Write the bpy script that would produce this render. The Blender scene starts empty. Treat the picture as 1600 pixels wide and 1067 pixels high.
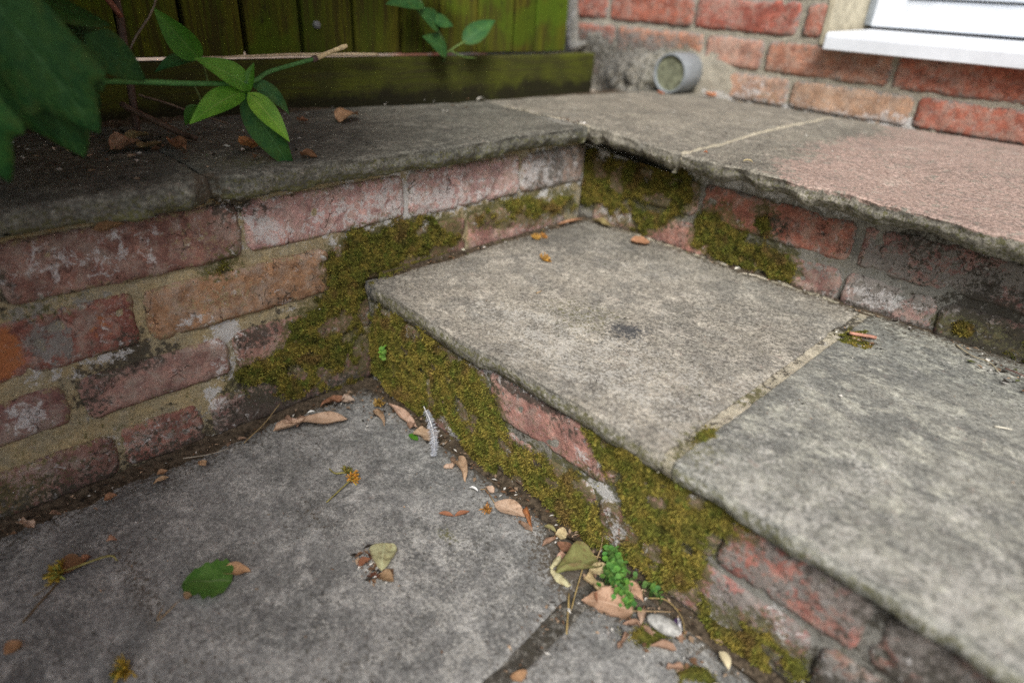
import bpy, math, random
import numpy as np

SC = bpy.context.scene
COL = SC.collection
R = math.radians

# ------------------------------------------------------------------ camera, world, sun, exposure
cam_d = bpy.data.cameras.new('camera')
cam = bpy.data.objects.new('camera', cam_d)
COL.objects.link(cam)
SC.camera = cam
_yaw, _pit, _rol = 2.33970933, 0.497523384, 0.0614039661
_f = np.array([math.cos(_pit)*math.cos(_yaw), math.cos(_pit)*math.sin(_yaw), -math.sin(_pit)])
_r = np.array([math.sin(_yaw), -math.cos(_yaw), 0.0])
_u = np.cross(_r, _f)
_r2 = math.cos(_rol)*_r + math.sin(_rol)*_u
_u2 = -math.sin(_rol)*_r + math.cos(_rol)*_u
from mathutils import Matrix, Vector
cam.matrix_world = Matrix(((_r2[0], _u2[0], -_f[0], 0.70197668),
                           (_r2[1], _u2[1], -_f[1], -0.42550563),
                           (_r2[2], _u2[2], -_f[2], 0.51328674),
                           (0, 0, 0, 1)))
cam_d.sensor_width = 36.0
cam_d.lens = 22.741
cam_d.clip_start = 0.02
cam_d.clip_end = 2000.0
cam_d.dof.use_dof = True
cam_d.dof.focus_distance = 0.75
cam_d.dof.aperture_fstop = 2.1

world = bpy.data.worlds.new('World')
SC.world = world
world.use_nodes = True
wn = world.node_tree
bgn = wn.nodes['Background']
skyn = wn.nodes.new('ShaderNodeTexSky')
skyn.sky_type = 'NISHITA'
skyn.sun_disc = False
SUN_EL, SUN_AZ = 47.0, 312.0            # degrees; azimuth counted from +X towards +Y
skyn.sun_elevation = R(SUN_EL)
skyn.sun_rotation = R(90.0 - SUN_AZ)
skyn.air_density = 1.0
skyn.dust_density = 3.0
skyn.ozone_density = 1.0
wn.links.new(skyn.outputs[0], bgn.inputs[0])
bgn.inputs[1].default_value = 0.055
sun_d = bpy.data.lights.new('sun', 'SUN')
sun_d.energy = 1.5
sun_d.angle = R(24)
sun_d.color = (1.0, 0.975, 0.94)
sun = bpy.data.objects.new('sun', sun_d)
COL.objects.link(sun)
_sd = Vector((math.cos(R(SUN_EL))*math.cos(R(SUN_AZ)), math.cos(R(SUN_EL))*math.sin(R(SUN_AZ)), math.sin(R(SUN_EL))))
sun.rotation_euler = _sd.to_track_quat('Z', 'Y').to_euler()
SC.view_settings.view_transform = 'Standard'
SC.view_settings.look = 'None'
SC.view_settings.exposure = 1.42
SC.view_settings.gamma = 1.0
SC.view_settings.use_curve_mapping = False
SC.cycles.use_denoising = False

# ------------------------------------------------------------------ numpy noise
def _h(ix, iy, iz, seed):
    n = (ix.astype(np.int64)*374761393 + iy.astype(np.int64)*668265263 + iz.astype(np.int64)*2147483647 + seed*1274126177) & 0xFFFFFFFF
    n = ((n ^ (n >> 13))*1274126177) & 0xFFFFFFFF
    n = ((n ^ (n >> 16))*2246822519) & 0xFFFFFFFF
    n = n ^ (n >> 15)
    return (n & 0xFFFFFF)/float(0xFFFFFF)
def vnoise(x, y, z, seed=0):
    x, y, z = np.broadcast_arrays(np.asarray(x, float), np.asarray(y, float), np.asarray(z, float))
    ix, iy, iz = np.floor(x), np.floor(y), np.floor(z)
    fx, fy, fz = x-ix, y-iy, z-iz
    fx, fy, fz = fx*fx*(3-2*fx), fy*fy*(3-2*fy), fz*fz*(3-2*fz)
    def c(a, b, d): return _h(ix+a, iy+b, iz+d, seed)
    x00 = c(0,0,0)*(1-fx)+c(1,0,0)*fx; x10 = c(0,1,0)*(1-fx)+c(1,1,0)*fx
    x01 = c(0,0,1)*(1-fx)+c(1,0,1)*fx; x11 = c(0,1,1)*(1-fx)+c(1,1,1)*fx
    y0 = x00*(1-fy)+x10*fy; y1 = x01*(1-fy)+x11*fy
    return y0*(1-fz)+y1*fz
def fbm(x, y, z, s, octv=3, seed=0):
    """noise in -1..1; s = feature size in metres"""
    t, a, n = 0.0, 1.0, 0.0
    f = 1.0/s
    for k in range(octv):
        t = t + a*(vnoise(np.asarray(x)*f+17.3*k, np.asarray(y)*f-9.1*k, np.asarray(z)*f+4.7*k, seed+k)*2-1)
        n += a; a *= .5; f *= 2.03
    return t/n
def sstep(a, b, x):
    t = np.clip((x-a)/(b-a), 0, 1)
    return t*t*(3-2*t)
def inpoly(px, py, poly):
    ins = np.zeros(np.shape(px), bool)
    n = len(poly)
    for i in range(n):
        x0, y0 = poly[i]; x1, y1 = poly[(i+1) % n]
        if y0 == y1: continue
        c = ((y0 > py) != (y1 > py)) & (px < (x1-x0)*(py-y0)/(y1-y0)+x0)
        ins ^= c
    return ins
def polydist(px, py, poly):
    """signed distance, positive inside"""
    d = np.full(np.shape(px), 1e9)
    n = len(poly)
    for i in range(n):
        ax, ay = poly[i]; bx, by = poly[(i+1) % n]
        ex, ey = bx-ax, by-ay
        L = ex*ex+ey*ey+1e-12
        t = np.clip(((px-ax)*ex+(py-ay)*ey)/L, 0, 1)
        d = np.minimum(d, np.hypot(px-ax-t*ex, py-ay-t*ey))
    return np.where(inpoly(px, py, poly), d, -d)
def blob(u, v, cu, cv, ru, rv):
    """soft ellipse 1 at the middle, 0 at the rim and outside"""
    return np.clip(1-((u-cu)/ru)**2-((v-cv)/rv)**2, 0, 1)

# ------------------------------------------------------------------ node helper
class G:
    def __init__(s, name, rough=0.85, spec=0.3):
        s.m = bpy.data.materials.new(name); s.m.use_nodes = True
        s.t = s.m.node_tree; s.n = s.t.nodes; s.l = s.t.links
        s.b = s.n['Principled BSDF']; s.out = s.n['Material Output']
        s.b.inputs['Roughness'].default_value = rough
        s.b.inputs['Specular IOR Level'].default_value = spec
        s.geo = None; s.hts = []
    def pos(s):
        if s.geo is None: s.geo = s.n.new('ShaderNodeNewGeometry')
        return s.geo.outputs['Position']
    def put(s, sock, v):
        if hasattr(v, 'is_linked') or isinstance(v, bpy.types.NodeSocket): s.l.new(v, sock)
        elif isinstance(v, (int, float)): sock.default_value = v
        else: sock.default_value = (*v, 1.0) if len(v) == 3 and len(sock.default_value) == 4 else v
    def scaled(s, sc):
        m = s.n.new('ShaderNodeVectorMath'); m.operation = 'MULTIPLY'
        s.l.new(s.pos(), m.inputs[0]); m.inputs[1].default_value = sc
        return m.outputs[0]
    def noise(s, size, detail=3, rough=0.55, dist=0.0, vec=None, out='Fac'):
        n = s.n.new('ShaderNodeTexNoise')
        n.inputs['Scale'].default_value = 1.0/size
        n.inputs['Detail'].default_value = detail
        n.inputs['Roughness'].default_value = rough
        n.inputs['Distortion'].default_value = dist
        s.l.new(vec if vec is not None else s.pos(), n.inputs['Vector'])
        return n.outputs[out]
    def voro(s, size, feature='F1', vec=None, rnd=1.0, out='Distance'):
        n = s.n.new('ShaderNodeTexVoronoi'); n.feature = feature
        n.inputs['Scale'].default_value = 1.0/size
        n.inputs['Randomness'].default_value = rnd
        s.l.new(vec if vec is not None else s.pos(), n.inputs['Vector'])
        return n.outputs[out]
    def step(s, x, a, b, lo=0.0, hi=1.0):
        n = s.n.new('ShaderNodeMapRange'); n.interpolation_type = 'SMOOTHSTEP'
        s.put(n.inputs['Value'], x)
        n.inputs['From Min'].default_value = a; n.inputs['From Max'].default_value = b
        n.inputs['To Min'].default_value = lo; n.inputs['To Max'].default_value = hi
        return n.outputs['Result']
    def math(s, op, a, b=0.0, clamp=False):
        n = s.n.new('ShaderNodeMath'); n.operation = op; n.use_clamp = clamp
        s.put(n.inputs[0], a); s.put(n.inputs[1], b)
        return n.outputs[0]
    def mix(s, f, a, b, mode='MIX'):
        n = s.n.new('ShaderNodeMix'); n.data_type = 'RGBA'; n.blend_type = mode
        s.put(n.inputs[0], f); s.put(n.inputs[6], a); s.put(n.inputs[7], b)
        return n.outputs[2]
    def attr(s, name):
        n = s.n.new('ShaderNodeAttribute'); n.attribute_name = name
        return n
    def chan(s, name):
        a = s.attr(name)
        x = s.n.new('ShaderNodeSeparateColor'); s.l.new(a.outputs['Color'], x.inputs[0])
        return x.outputs[0], x.outputs[1], x.outputs[2]
    def objcol(s):
        n = s.n.new('ShaderNodeObjectInfo'); return n.outputs['Color']
    def objrand(s):
        n = s.n.new('ShaderNodeObjectInfo'); return n.outputs['Random']
    def bump(s, h, dist, strength=1.0):
        n = s.n.new('ShaderNodeBump'); n.inputs['Distance'].default_value = dist
        n.inputs['Strength'].default_value = strength
        s.put(n.inputs['Height'], h)
        if s.hts: s.l.new(s.hts[-1], n.inputs['Normal'])
        s.hts.append(n.outputs[0])
    def done(s, col, rough=None):
        s.put(s.b.inputs['Base Color'], col)
        if rough is not None: s.put(s.b.inputs['Roughness'], rough)
        if s.hts: s.l.new(s.hts[-1], s.b.inputs['Normal'])
        return s.m

# ------------------------------------------------------------------ mesh helpers
def prop(o, label=None, cat=None, group=None, kind=None):
    if label: o['label'] = label
    if cat: o['category'] = cat
    if group: o['group'] = group
    if kind: o['kind'] = kind
    return o
def empty(name, loc, label=None, cat=None, group=None, kind=None):
    o = bpy.data.objects.new(name, None); COL.objects.link(o)
    o.location = loc; o.empty_display_size = .05
    return prop(o, label, cat, group, kind)
def rootloc(p):
    return np.array(p.location) + (rootloc(p.parent) if p.parent else 0)
def mk(name, V, F, mat, parent=None, attrs=None, smooth=True, color=None, origin=None):
    """one mesh object from world-space vertices; F = list of index arrays/lists"""
    V = np.asarray(V, float)
    o0 = V.mean(axis=0) if origin is None else np.asarray(origin, float)
    me = bpy.data.meshes.new(name)
    faces = []
    for f in (F if isinstance(F, list) else [F]):
        faces.extend(f.tolist() if isinstance(f, np.ndarray) else ([list(f)] if isinstance(f[0], (int, np.integer)) else [list(q) for q in f]))
    me.from_pydata((V-o0).tolist(), [], faces)
    for k, v in (attrs or {}).items():
        v = np.asarray(v, float)
        if v.ndim == 1:
            a = me.attributes.new(k, 'FLOAT', 'POINT'); a.data.foreach_set('value', v.astype(np.float32))
        else:
            if v.shape[1] == 3: v = np.concatenate([v, np.ones((len(v), 1))], 1)
            a = me.attributes.new(k, 'FLOAT_COLOR', 'POINT'); a.data.foreach_set('color', v.astype(np.float32).ravel())
    if smooth: me.polygons.foreach_set('use_smooth', np.ones(len(me.polygons), bool))
    me.materials.append(mat)
    me.update()
    o = bpy.data.objects.new(name, me); COL.objects.link(o)
    if parent is not None:
        o.parent = parent; o.location = o0 - rootloc(parent)
    else:
        o.location = o0
    if color is not None: o.color = (*color, 1.0) if len(color) == 3 else color
    return o
def gridfaces(n, m, off=0, flip=False):
    i, j = np.meshgrid(np.arange(n-1), np.arange(m-1), indexing='ij')
    a = (i*m+j).ravel()+off
    q = np.stack([a, a+m, a+m+1, a+1], 1)
    return q[:, ::-1] if flip else q
def ringloop(n, m):
    """indices running round the rim of an n x m grid"""
    idx = np.arange(n*m).reshape(n, m)
    return np.concatenate([idx[:-1, 0], idx[-1, :-1], idx[:0:-1, -1], idx[0, :0:-1]])
def tube(path, rad, sides=6, cap=True):
    P = np.asarray(path, float); n = len(P)
    rad = np.full(n, rad) if np.isscalar(rad) else np.asarray(rad, float)
    T = np.gradient(P, axis=0); T /= np.linalg.norm(T, axis=1)[:, None]+1e-12
    up = np.array([0.13, .21, .97]); V = []
    for k in range(n):
        a = np.cross(T[k], up); a /= np.linalg.norm(a)+1e-12; b = np.cross(T[k], a)
        for q in range(sides):
            t = 2*math.pi*q/sides
            V.append(P[k]+rad[k]*(a*math.cos(t)+b*math.sin(t)))
    F = [[k*sides+q, k*sides+(q+1) % sides, (k+1)*sides+(q+1) % sides, (k+1)*sides+q] for k in range(n-1) for q in range(sides)]
    if cap:
        F.append(list(range(sides))[::-1]); F.append([(n-1)*sides+q for q in range(sides)])
    return np.array(V), F
def join(parts):
    V, F, o = [], [], 0
    for v, f in parts:
        V.append(v); F += [[i+o for i in q] for q in f]; o += len(v)
    return np.concatenate(V), F
def smoothpath(pts, n=16):
    """Catmull-Rom through the points"""
    P = np.asarray(pts, float)
    if len(P) == 2: return P[0]+(P[1]-P[0])*np.linspace(0, 1, n)[:, None]
    Q = np.concatenate([[2*P[0]-P[1]], P, [2*P[-1]-P[-2]]]); out = []
    m = len(P)-1
    for t in np.linspace(0, m-1e-6, n):
        i = int(t); u = t-i
        a, b, c, d = Q[i:i+4]
        out.append(.5*((2*b)+(-a+c)*u+(2*a-5*b+4*c-d)*u*u+(-a+3*b-3*c+d)*u**3))
    return np.array(out)
def box(x0, x1, y0, y1, z0, z1, bev=0.0):
    """box with chamfered edges (bev) as V, F"""
    if bev <= 0:
        V = np.array([(x, y, z) for x in (x0, x1) for y in (y0, y1) for z in (z0, z1)])
        return V, [[0,1,3,2],[4,6,7,5],[0,4,5,1],[2,3,7,6],[0,2,6,4],[1,5,7,3]]
    V = []; F = []; idx = {}
    xs, ys, zs = (x0, x1), (y0, y1), (z0, z1)
    for i in range(2):
        for j in range(2):
            for k in range(2):
                si, sj, sk = (bev if i == 0 else -bev), (bev if j == 0 else -bev), (bev if k == 0 else -bev)
                idx[i,j,k,0] = len(V); V.append((xs[i], ys[j]+sj, zs[k]+sk))
                idx[i,j,k,1] = len(V); V.append((xs[i]+si, ys[j], zs[k]+sk))
                idx[i,j,k,2] = len(V); V.append((xs[i]+si, ys[j]+sj, zs[k]))
    def q(l, outw):
        p = np.array([V[i] for i in l]); nrm = np.cross(p[1]-p[0], p[2]-p[0])
        F.append(l if np.dot(nrm, outw) > 0 else l[::-1])
    for i in range(2):
        s = 1 if i else -1
        q([idx[i,0,0,0], idx[i,1,0,0], idx[i,1,1,0], idx[i,0,1,0]], (s,0,0))
        q([idx[0,i,0,1], idx[1,i,0,1], idx[1,i,1,1], idx[0,i,1,1]], (0,s,0))
        q([idx[0,0,i,2], idx[1,0,i,2], idx[1,1,i,2], idx[0,1,i,2]], (0,0,s))
    for a in range(2):
        for b in range(2):
            sa, sb = 2*a-1, 2*b-1
            q([idx[a,b,0,0], idx[a,b,1,0], idx[a,b,1,1], idx[a,b,0,1]], (sa,sb,0))
            q([idx[a,0,b,0], idx[a,1,b,0], idx[a,1,b,2], idx[a,0,b,2]], (sa,0,sb))
            q([idx[0,a,b,1], idx[1,a,b,1], idx[1,a,b,2], idx[0,a,b,2]], (0,sa,sb))
            for c in range(2): q([idx[a,b,c,0], idx[a,b,c,1], idx[a,b,c,2]], (sa,sb,2*c-1))
    return np.array(V), F

# ------------------------------------------------------------------ materials
def stone_mat(name, ca, cb, cc, grain=(1, 1, 1), spk=.5, dark=.5, mossy=.3, gritty=.56, rings=.3, cracks=.5):
    """weathered sandstone flag: ca/cb/cc base tones; mask R pale lichen, G algae green, B brown dirt, mask2 R pink, G blue-black spot, B dark weathering"""
    g = G(name, .88, .25)
    vec = g.scaled(grain)
    col = g.mix(g.step(g.noise(.075, 8, .68, .5, vec), .40, .60), ca, cb)
    col = g.mix(g.step(g.noise(.035, 9, .76, .3, vec), .48, .64), col, cc)
    mr, mg, mb = g.chan('mask'); pr, pg, pb = g.chan('mask2')
    fine = g.noise(.0042, 6, .9, .0, vec)
    mid = g.noise(.013, 9, .78, .25, vec)
    gr1 = g.step(g.noise(.012, 9, .80, .4), .36, .64); gr2 = g.step(g.noise(.005, 8, .82), .36, .64)
    def cover(m, n, a=.98): return g.step(g.math('ADD', m, g.math('MULTIPLY', g.math('SUBTRACT', n, .5), a)), .40, .62)
    pinkc = g.mix(g.step(mid, .4, .62), (.40, .285, .235), (.29, .21, .185))
    streak = g.noise(.055, 9, .74, .5, g.scaled((.7, 1.15, 1)))
    pinkc = g.mix(g.step(streak, .52, .68, 0, .55), pinkc, (.19, .155, .14))
    pinkc = g.mix(g.step(streak, .46, .34, 0, .6), pinkc, (.46, .37, .315))
    col = g.mix(g.math('MULTIPLY', cover(g.math('MULTIPLY', pr, .84), gr1), .85), col, pinkc)
    col = g.mix(g.math('MULTIPLY', cover(pb, gr2), .58), col, (.075, .072, .062))
    # fine grain: multiply
    col = g.mix(1.0, col, g.mix(g.step(fine, .38, .62), (1-gritty,)*3, (1+gritty,)*3), 'MULTIPLY')
    col = g.mix(1.0, col, g.mix(g.step(mid, .34, .66), (.76, .76, .77), (1.19, 1.19, 1.17)), 'MULTIPLY')
    # pale specks and crusts of lichen
    pale = g.step(g.math('ADD', g.math('ADD', g.noise(.0033, 3, .6), g.math('MULTIPLY', g.noise(.022, 3), .55)), g.math('MULTIPLY', mr, .35)), .93, 1.04)
    col = g.mix(g.math('MULTIPLY', pale, spk), col, (.56, .55, .50))
    vs = g.voro(.0085, 'F1'); vm = g.noise(.03, 2)
    col = g.mix(g.math('MULTIPLY', g.math('MULTIPLY', g.step(vs, .13, .06), g.step(vm, .5, .6)), spk), col, (.62, .62, .57))
    # lichen rings and hairline cracks along the bed
    wob = g.n.new('ShaderNodeVectorMath'); wob.operation = 'MULTIPLY_ADD'
    g.l.new(g.noise(.012, 3, .6, out='Color'), wob.inputs[0]); wob.inputs[1].default_value = (.012, .012, .012); g.l.new(g.pos(), wob.inputs[2])
    rd = g.voro(.075, 'F1', wob.outputs[0])
    ring = g.math('MULTIPLY', g.math('MULTIPLY', g.step(rd, .06, .10), g.step(rd, .21, .15)), g.step(g.noise(.10, 2), .50, .58))
    col = g.mix(g.math('MULTIPLY', g.math('MULTIPLY', ring, g.step(g.noise(.007, 6, .8), .40, .6)), rings), col, (.50, .50, .45))
    ck = g.math('MULTIPLY', g.step(g.math('ABSOLUTE', g.math('SUBTRACT', g.noise(.055, 5, .6, .6, g.scaled((.7, 1.6, 1))), .5)), .008, .001), g.step(g.noise(.07, 2), .50, .60))
    col = g.mix(g.math('MULTIPLY', ck, cracks), col, (.06, .055, .045))
    # black pits
    blk = g.step(g.math('ADD', g.noise(.0042, 3, .7), g.math('MULTIPLY', g.noise(.03, 3), .4)), .905, .99)
    col = g.mix(g.math('MULTIPLY', blk, dark), col, (.035, .033, .028))
    # moss crumbs
    mo = g.math('MULTIPLY', g.step(g.voro(.011, 'F1'), .17, .08), g.step(g.noise(.05, 2), .56, .66))
    col = g.mix(g.math('MULTIPLY', mo, mossy), col, (.065, .075, .018))
    col = g.mix(g.math('MULTIPLY', cover(mg, gr2), .8), col, g.mix(fine, (.06, .065, .02), (.16, .15, .05)))
    col = g.mix(g.math('MULTIPLY', cover(mb, gr2), .85), col, g.mix(fine, (.035, .027, .018), (.12, .095, .065)))
    col = g.mix(g.math('MULTIPLY', cover(pg, gr2), .82), col, (.042, .047, .058))
    g.bump(g.noise(.035, 4, .6, .3, vec), .003, .4)
    g.bump(mid, .0018, .55)
    g.bump(fine, .0006, .6)
    return g.done(col, g.step(mid, .3, .7, .8, .95))

M = {}
M['floor'] = stone_mat('floor_stone', (.25, .249, .238), (.165, .166, .159), (.35, .347, .328), spk=.42, dark=.6, mossy=.0, gritty=.42, rings=.4)
M['tread'] = stone_mat('buff_stone', (.285, .265, .222), (.215, .205, .178), (.39, .365, .31), spk=.5, dark=.5, mossy=.6, gritty=.58, rings=.2, cracks=.25)
M['tread2'] = stone_mat('pale_grey_stone', (.245, .245, .215), (.165, .168, .153), (.365, .365, .31), grain=(.9, 1.25, 1), spk=.5, dark=.6, mossy=.4, gritty=.48, rings=.45, cracks=.7)
M['ledge'] = stone_mat('ledge_stone', (.145, .142, .118), (.100, .100, .085), (.195, .19, .16), grain=(1.3, .7, 1), spk=.3, dark=.5, mossy=.3)
M['upper'] = stone_mat('upper_stone', (.225, .21, .172), (.175, .165, .138), (.285, .265, .22), spk=.3, dark=.35, mossy=.15)

def brick_mat(name, filmy, house=False):
    """object colour x burn mottling; mask R white bloom, G green algae, B dark soot and dirt; mask2 R orange burn, G grey crust, B ochre mortar smear"""
    g = G(name, .9, .2)
    base = g.objcol()
    big = g.noise(.03, 6, .65, .5); mid = g.noise(.010, 8, .76, .3); fine = g.noise(.003, 6, .82)
    col = g.mix(1.0, base, g.mix(g.step(big, .3, .7), (.68, .66, .68), (1.28, 1.22, 1.18)), 'MULTIPLY')
    col = g.mix(1.0, col, g.mix(g.step(mid, .3, .7), (.74, .74, .76), (1.22, 1.22, 1.2)), 'MULTIPLY')
    col = g.mix(1.0, col, g.mix(g.step(fine, .28, .72), (.66, .66, .66), (1.3, 1.3, 1.3)), 'MULTIPLY')
    film = g.step(g.math('ADD', g.noise(.016, 6, .72, .3), g.math('MULTIPLY', g.noise(.06, 2), .5)), .66, .92)
    col = g.mix(g.math('MULTIPLY', film, filmy), col, g.mix(fine, (.27, .225, .185), (.50, .435, .37)))
    mr, mg, mb = g.chan('mask'); pr, pg, pb = g.chan('mask2')
    gr1 = g.step(g.noise(.011, 9, .80, .4), .36, .64); gr2 = g.step(g.noise(.006, 8, .8), .36, .64)
    def cover(m, n, a=.98): return g.step(g.math('ADD', m, g.math('MULTIPLY', g.math('SUBTRACT', n, .5), a)), .40, .62)
    col = g.mix(g.math('MULTIPLY', cover(pr, gr1), .85), col, g.mix(fine, (.30, .10, .03), (.50, .20, .08)))
    col = g.mix(g.math('MULTIPLY', cover(pb, gr2), .88), col, g.mix(fine, (.21, .16, .085), (.42, .34, .2)))
    col = g.mix(g.math('MULTIPLY', cover(pg, gr1), .86), col, g.mix(g.noise(.004, 4, .7), (.11, .105, .10), (.33, .32, .29)))
    col = g.mix(g.math('MULTIPLY', cover(mg, gr2), .82), col, g.mix(fine, (.05, .055, .018), (.14, .13, .045)))
    blk = g.math('MULTIPLY', cover(mb, gr2), .86)
    col = g.mix(blk, col, g.mix(fine, (.025, .022, .018), (.09, .08, .065)))
    wh = g.math('MULTIPLY', cover(g.math('MULTIPLY', mr, .74), g.step(g.noise(.012, 9, .78, .6), .36, .64), 1.05), g.step(g.noise(.0035, 5, .85), .34, .60, .25, .95))
    col = g.mix(wh, col, g.mix(fine, (.46, .44, .43), (.70, .68, .66)))
    # scattered white and black crumbs on every brick
    col = g.mix(g.math('MULTIPLY', g.step(g.voro(.006), .12, .05), g.step(g.noise(.025, 2), .5, .6)), col, (.55, .53, .5))
    col = g.mix(g.math('MULTIPLY', g.step(g.voro(.0085), .17, .06), g.step(g.noise(.02, 2), .54, .64)), col, (.04, .035, .03))
    # hairline cracks
    cr = g.math('MULTIPLY', g.step(g.math('ABSOLUTE', g.math('SUBTRACT', g.noise(.03, 3, .5, .8), .5)), .012, .002), g.step(g.noise(.05, 2), .5, .58))
    col = g.mix(g.math('MULTIPLY', cr, .75), col, (.04, .03, .025))
    g.bump(big, .004, .4); g.bump(mid, .0025, .7); g.bump(fine, .0010, .8)
    g.bump(g.math('MULTIPLY', cr, -1.0), .001, .8)
    return g.done(col, g.step(mid, .3, .7, .82, .97))
M['brick'] = brick_mat('old_brick', .55)
M['brick_house'] = brick_mat('house_brick', .5)

def mortar_mat(name, a, b, c):
    g = G(name, .93, .15)
    big = g.noise(.028, 6, .7, .3); mid = g.noise(.010, 8, .76, .3); fine = g.noise(.003, 6, .84)
    col = g.mix(g.step(big, .35, .65), a, b)
    col = g.mix(g.step(mid, .5, .72, 0, .8), col, c)
    col = g.mix(1.0, col, g.mix(g.step(fine, .28, .72), (.58, .58, .58), (1.36, 1.36, 1.36)), 'MULTIPLY')
    mr, mg, mb = g.chan('mask'); pr, pg, pb = g.chan('mask2')
    gr1 = g.step(g.noise(.011, 9, .80, .4), .36, .64); gr2 = g.step(g.noise(.006, 8, .8), .36, .64)
    def cover(m, n, a=.98): return g.step(g.math('ADD', m, g.math('MULTIPLY', g.math('SUBTRACT', n, .5), a)), .40, .62)
    col = g.mix(g.math('MULTIPLY', cover(pg, gr1), .88), col, g.mix(fine, (.14, .135, .12), (.36, .355, .32)))
    col = g.mix(g.math('MULTIPLY', cover(pb, gr1), .88), col, g.mix(fine, (.19, .12, .045), (.34, .235, .095)))
    col = g.mix(g.math('MULTIPLY', cover(mg, gr2), .85), col, g.mix(fine, (.05, .055, .018), (.14, .13, .045)))
    col = g.mix(g.math('MULTIPLY', cover(mb, gr2), .9), col, g.mix(fine, (.022, .02, .016), (.085, .075, .06)))
    col = g.mix(g.math('MULTIPLY', cover(mr, gr1), .88), col, g.mix(fine, (.46, .455, .44), (.68, .67, .65)))
    blk = g.step(g.math('ADD', g.noise(.004, 3, .7), g.math('MULTIPLY', g.noise(.03, 3), .4)), .92, 1.0)
    col = g.mix(g.math('MULTIPLY', blk, .7), col, (.04, .036, .03))
    g.bump(mid, .003, .8); g.bump(fine, .0012, .9)
    return g.done(col)
M['mortar_ochre'] = mortar_mat('ochre_mortar', (.42, .335, .185), (.33, .29, .195), (.52, .455, .31))
M['mortar_grey'] = mortar_mat('grey_mortar', (.29, .275, .235), (.20, .195, .175), (.40, .38, .33))
M['mortar_house'] = mortar_mat('house_mortar', (.37, .34, .27), (.29, .27, .22), (.46, .43, .35))
M['mortar_joint'] = mortar_mat('joint_mortar', (.50, .455, .35), (.42, .385, .29), (.58, .54, .43))

def leaf_mat(name, ca, cb, vein, trans=.25, rough=.5, spec=.4, wear=(.0, (.2, .1, .05)), vs=11.0):
    """object colour tints the blade; lv = (along, across, random)"""
    g = G(name, rough, spec)
    s, v, r = g.chan('lv')
    av = g.math('ABSOLUTE', g.math('SUBTRACT', v, .5))
    base = g.mix(g.step(g.noise(.012, 4, .65), .35, .65), ca, cb)
    base = g.mix(1.0, base, g.objcol(), 'MULTIPLY')
    ph = g.math('FRACT', g.math('MULTIPLY', g.math('SUBTRACT', s, g.math('MULTIPLY', av, .55)), vs))
    vv = g.math('MULTIPLY', g.step(g.math('ABSOLUTE', g.math('SUBTRACT', ph, .5)), .10, .02), .35)
    mr = g.step(av, .035, .012, 0, .75)
    vm = g.math('MAXIMUM', vv, mr)
    col = g.mix(vm, base, g.mix(1.0, vein, g.objcol(), 'MULTIPLY'))
    col = g.mix(g.math('MULTIPLY', g.step(g.math('ADD', g.noise(.006, 4, .7), g.math('MULTIPLY', g.step(av, .3, .5), .15)), .56, .68), wear[0]), col, wear[1])
    col = g.mix(1.0, col, g.mix(g.noise(.002, 3, .7), (.8, .8, .8), (1.2, 1.2, 1.2)), 'MULTIPLY')
    g.bump(vm, .0006, -.6); g.bump(g.noise(.004, 3), .0012, .5)
    m = g.done(col)
    if trans > 0:
        t = g.n.new('ShaderNodeBsdfTranslucent'); g.l.new(col, t.inputs[0])
        x = g.n.new('ShaderNodeMixShader'); x.inputs[0].default_value = trans
        g.l.new(g.b.outputs[0], x.inputs[1]); g.l.new(t.outputs[0], x.inputs[2]); g.l.new(x.outputs[0], g.out.inputs[0])
    return m
M['leaf_green'] = leaf_mat('fresh_leaf', (.085, .28, .028), (.14, .37, .045), (.22, .42, .10), .35, .46, .4, wear=(.3, (.05, .16, .02)))
M['leaf_dark'] = leaf_mat('dark_leaf', (.018, .078, .018), (.036, .11, .022), (.05, .14, .042), .25, .55, .22, vs=7, wear=(.35, (.06, .075, .015)))
M['leaf_dry'] = leaf_mat('dry_leaf', (.50, .39, .305), (.38, .28, .205), (.58, .48, .39), .15, .75, .2, wear=(.5, (.17, .095, .055)), vs=7)

def plain(name, col, rough=.6, spec=.4, var=.25, size=.01, bump=.0008):
    g = G(name, rough, spec)
    n = g.noise(size, 4, .65); f = g.noise(.0018, 3, .7)
    c = g.mix(1.0, col, g.objcol(), 'MULTIPLY')
    lo, hi = 1-var, 1+var
    c = g.mix(1.0, c, g.mix(g.step(n, .3, .7), (lo, lo, lo), (hi, hi, hi)), 'MULTIPLY')
    c = g.mix(1.0, c, g.mix(f, (1-var*.6,)*3, (1+var*.6,)*3), 'MULTIPLY')
    if bump: g.bump(n, bump, .6); g.bump(f, bump*.4, .6)
    return g.done(c)
M['stalk'] = plain('stalk', (1, 1, 1), .6, .3, .25)
M['soil'] = plain('soil', (.075, .058, .040), .95, .1, .55, .006, .004)
M['ground'] = plain('garden_ground', (.10, .095, .08), .95, .1, .5, .05, .01)
M['gravel'] = plain('pale_gravel', (.50, .42, .33), .95, .1, .6, .03, .01)
M['pvc'] = plain('white_plastic', (.70, .74, .79), .4, .4, .07, .06, 0)
M['pvc_old'] = plain('old_white_plastic', (.22, .245, .26), .5, .4, .14, .012, .0003)
M['pvc_cap'] = plain('mossy_cap', (.17, .18, .12), .75, .3, .45, .012, .001)
M['gap'] = plain('shaded_gap', (.03, .03, .032), .6, .3, .1, .05, 0)  # near-black colour for the shaded gap under the window frame
M['render'] = plain('beige_render', (.42, .38, .28), .92, .15, .2, .02, .0015)
M['metal'] = plain('dull_zinc', (.16, .17, .17), .5, .5, .2, .003, .0003)
M['white_stone'] = plain('pale_pebble', (.37, .365, .34), .8, .3, .35, .007, .001)

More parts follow.
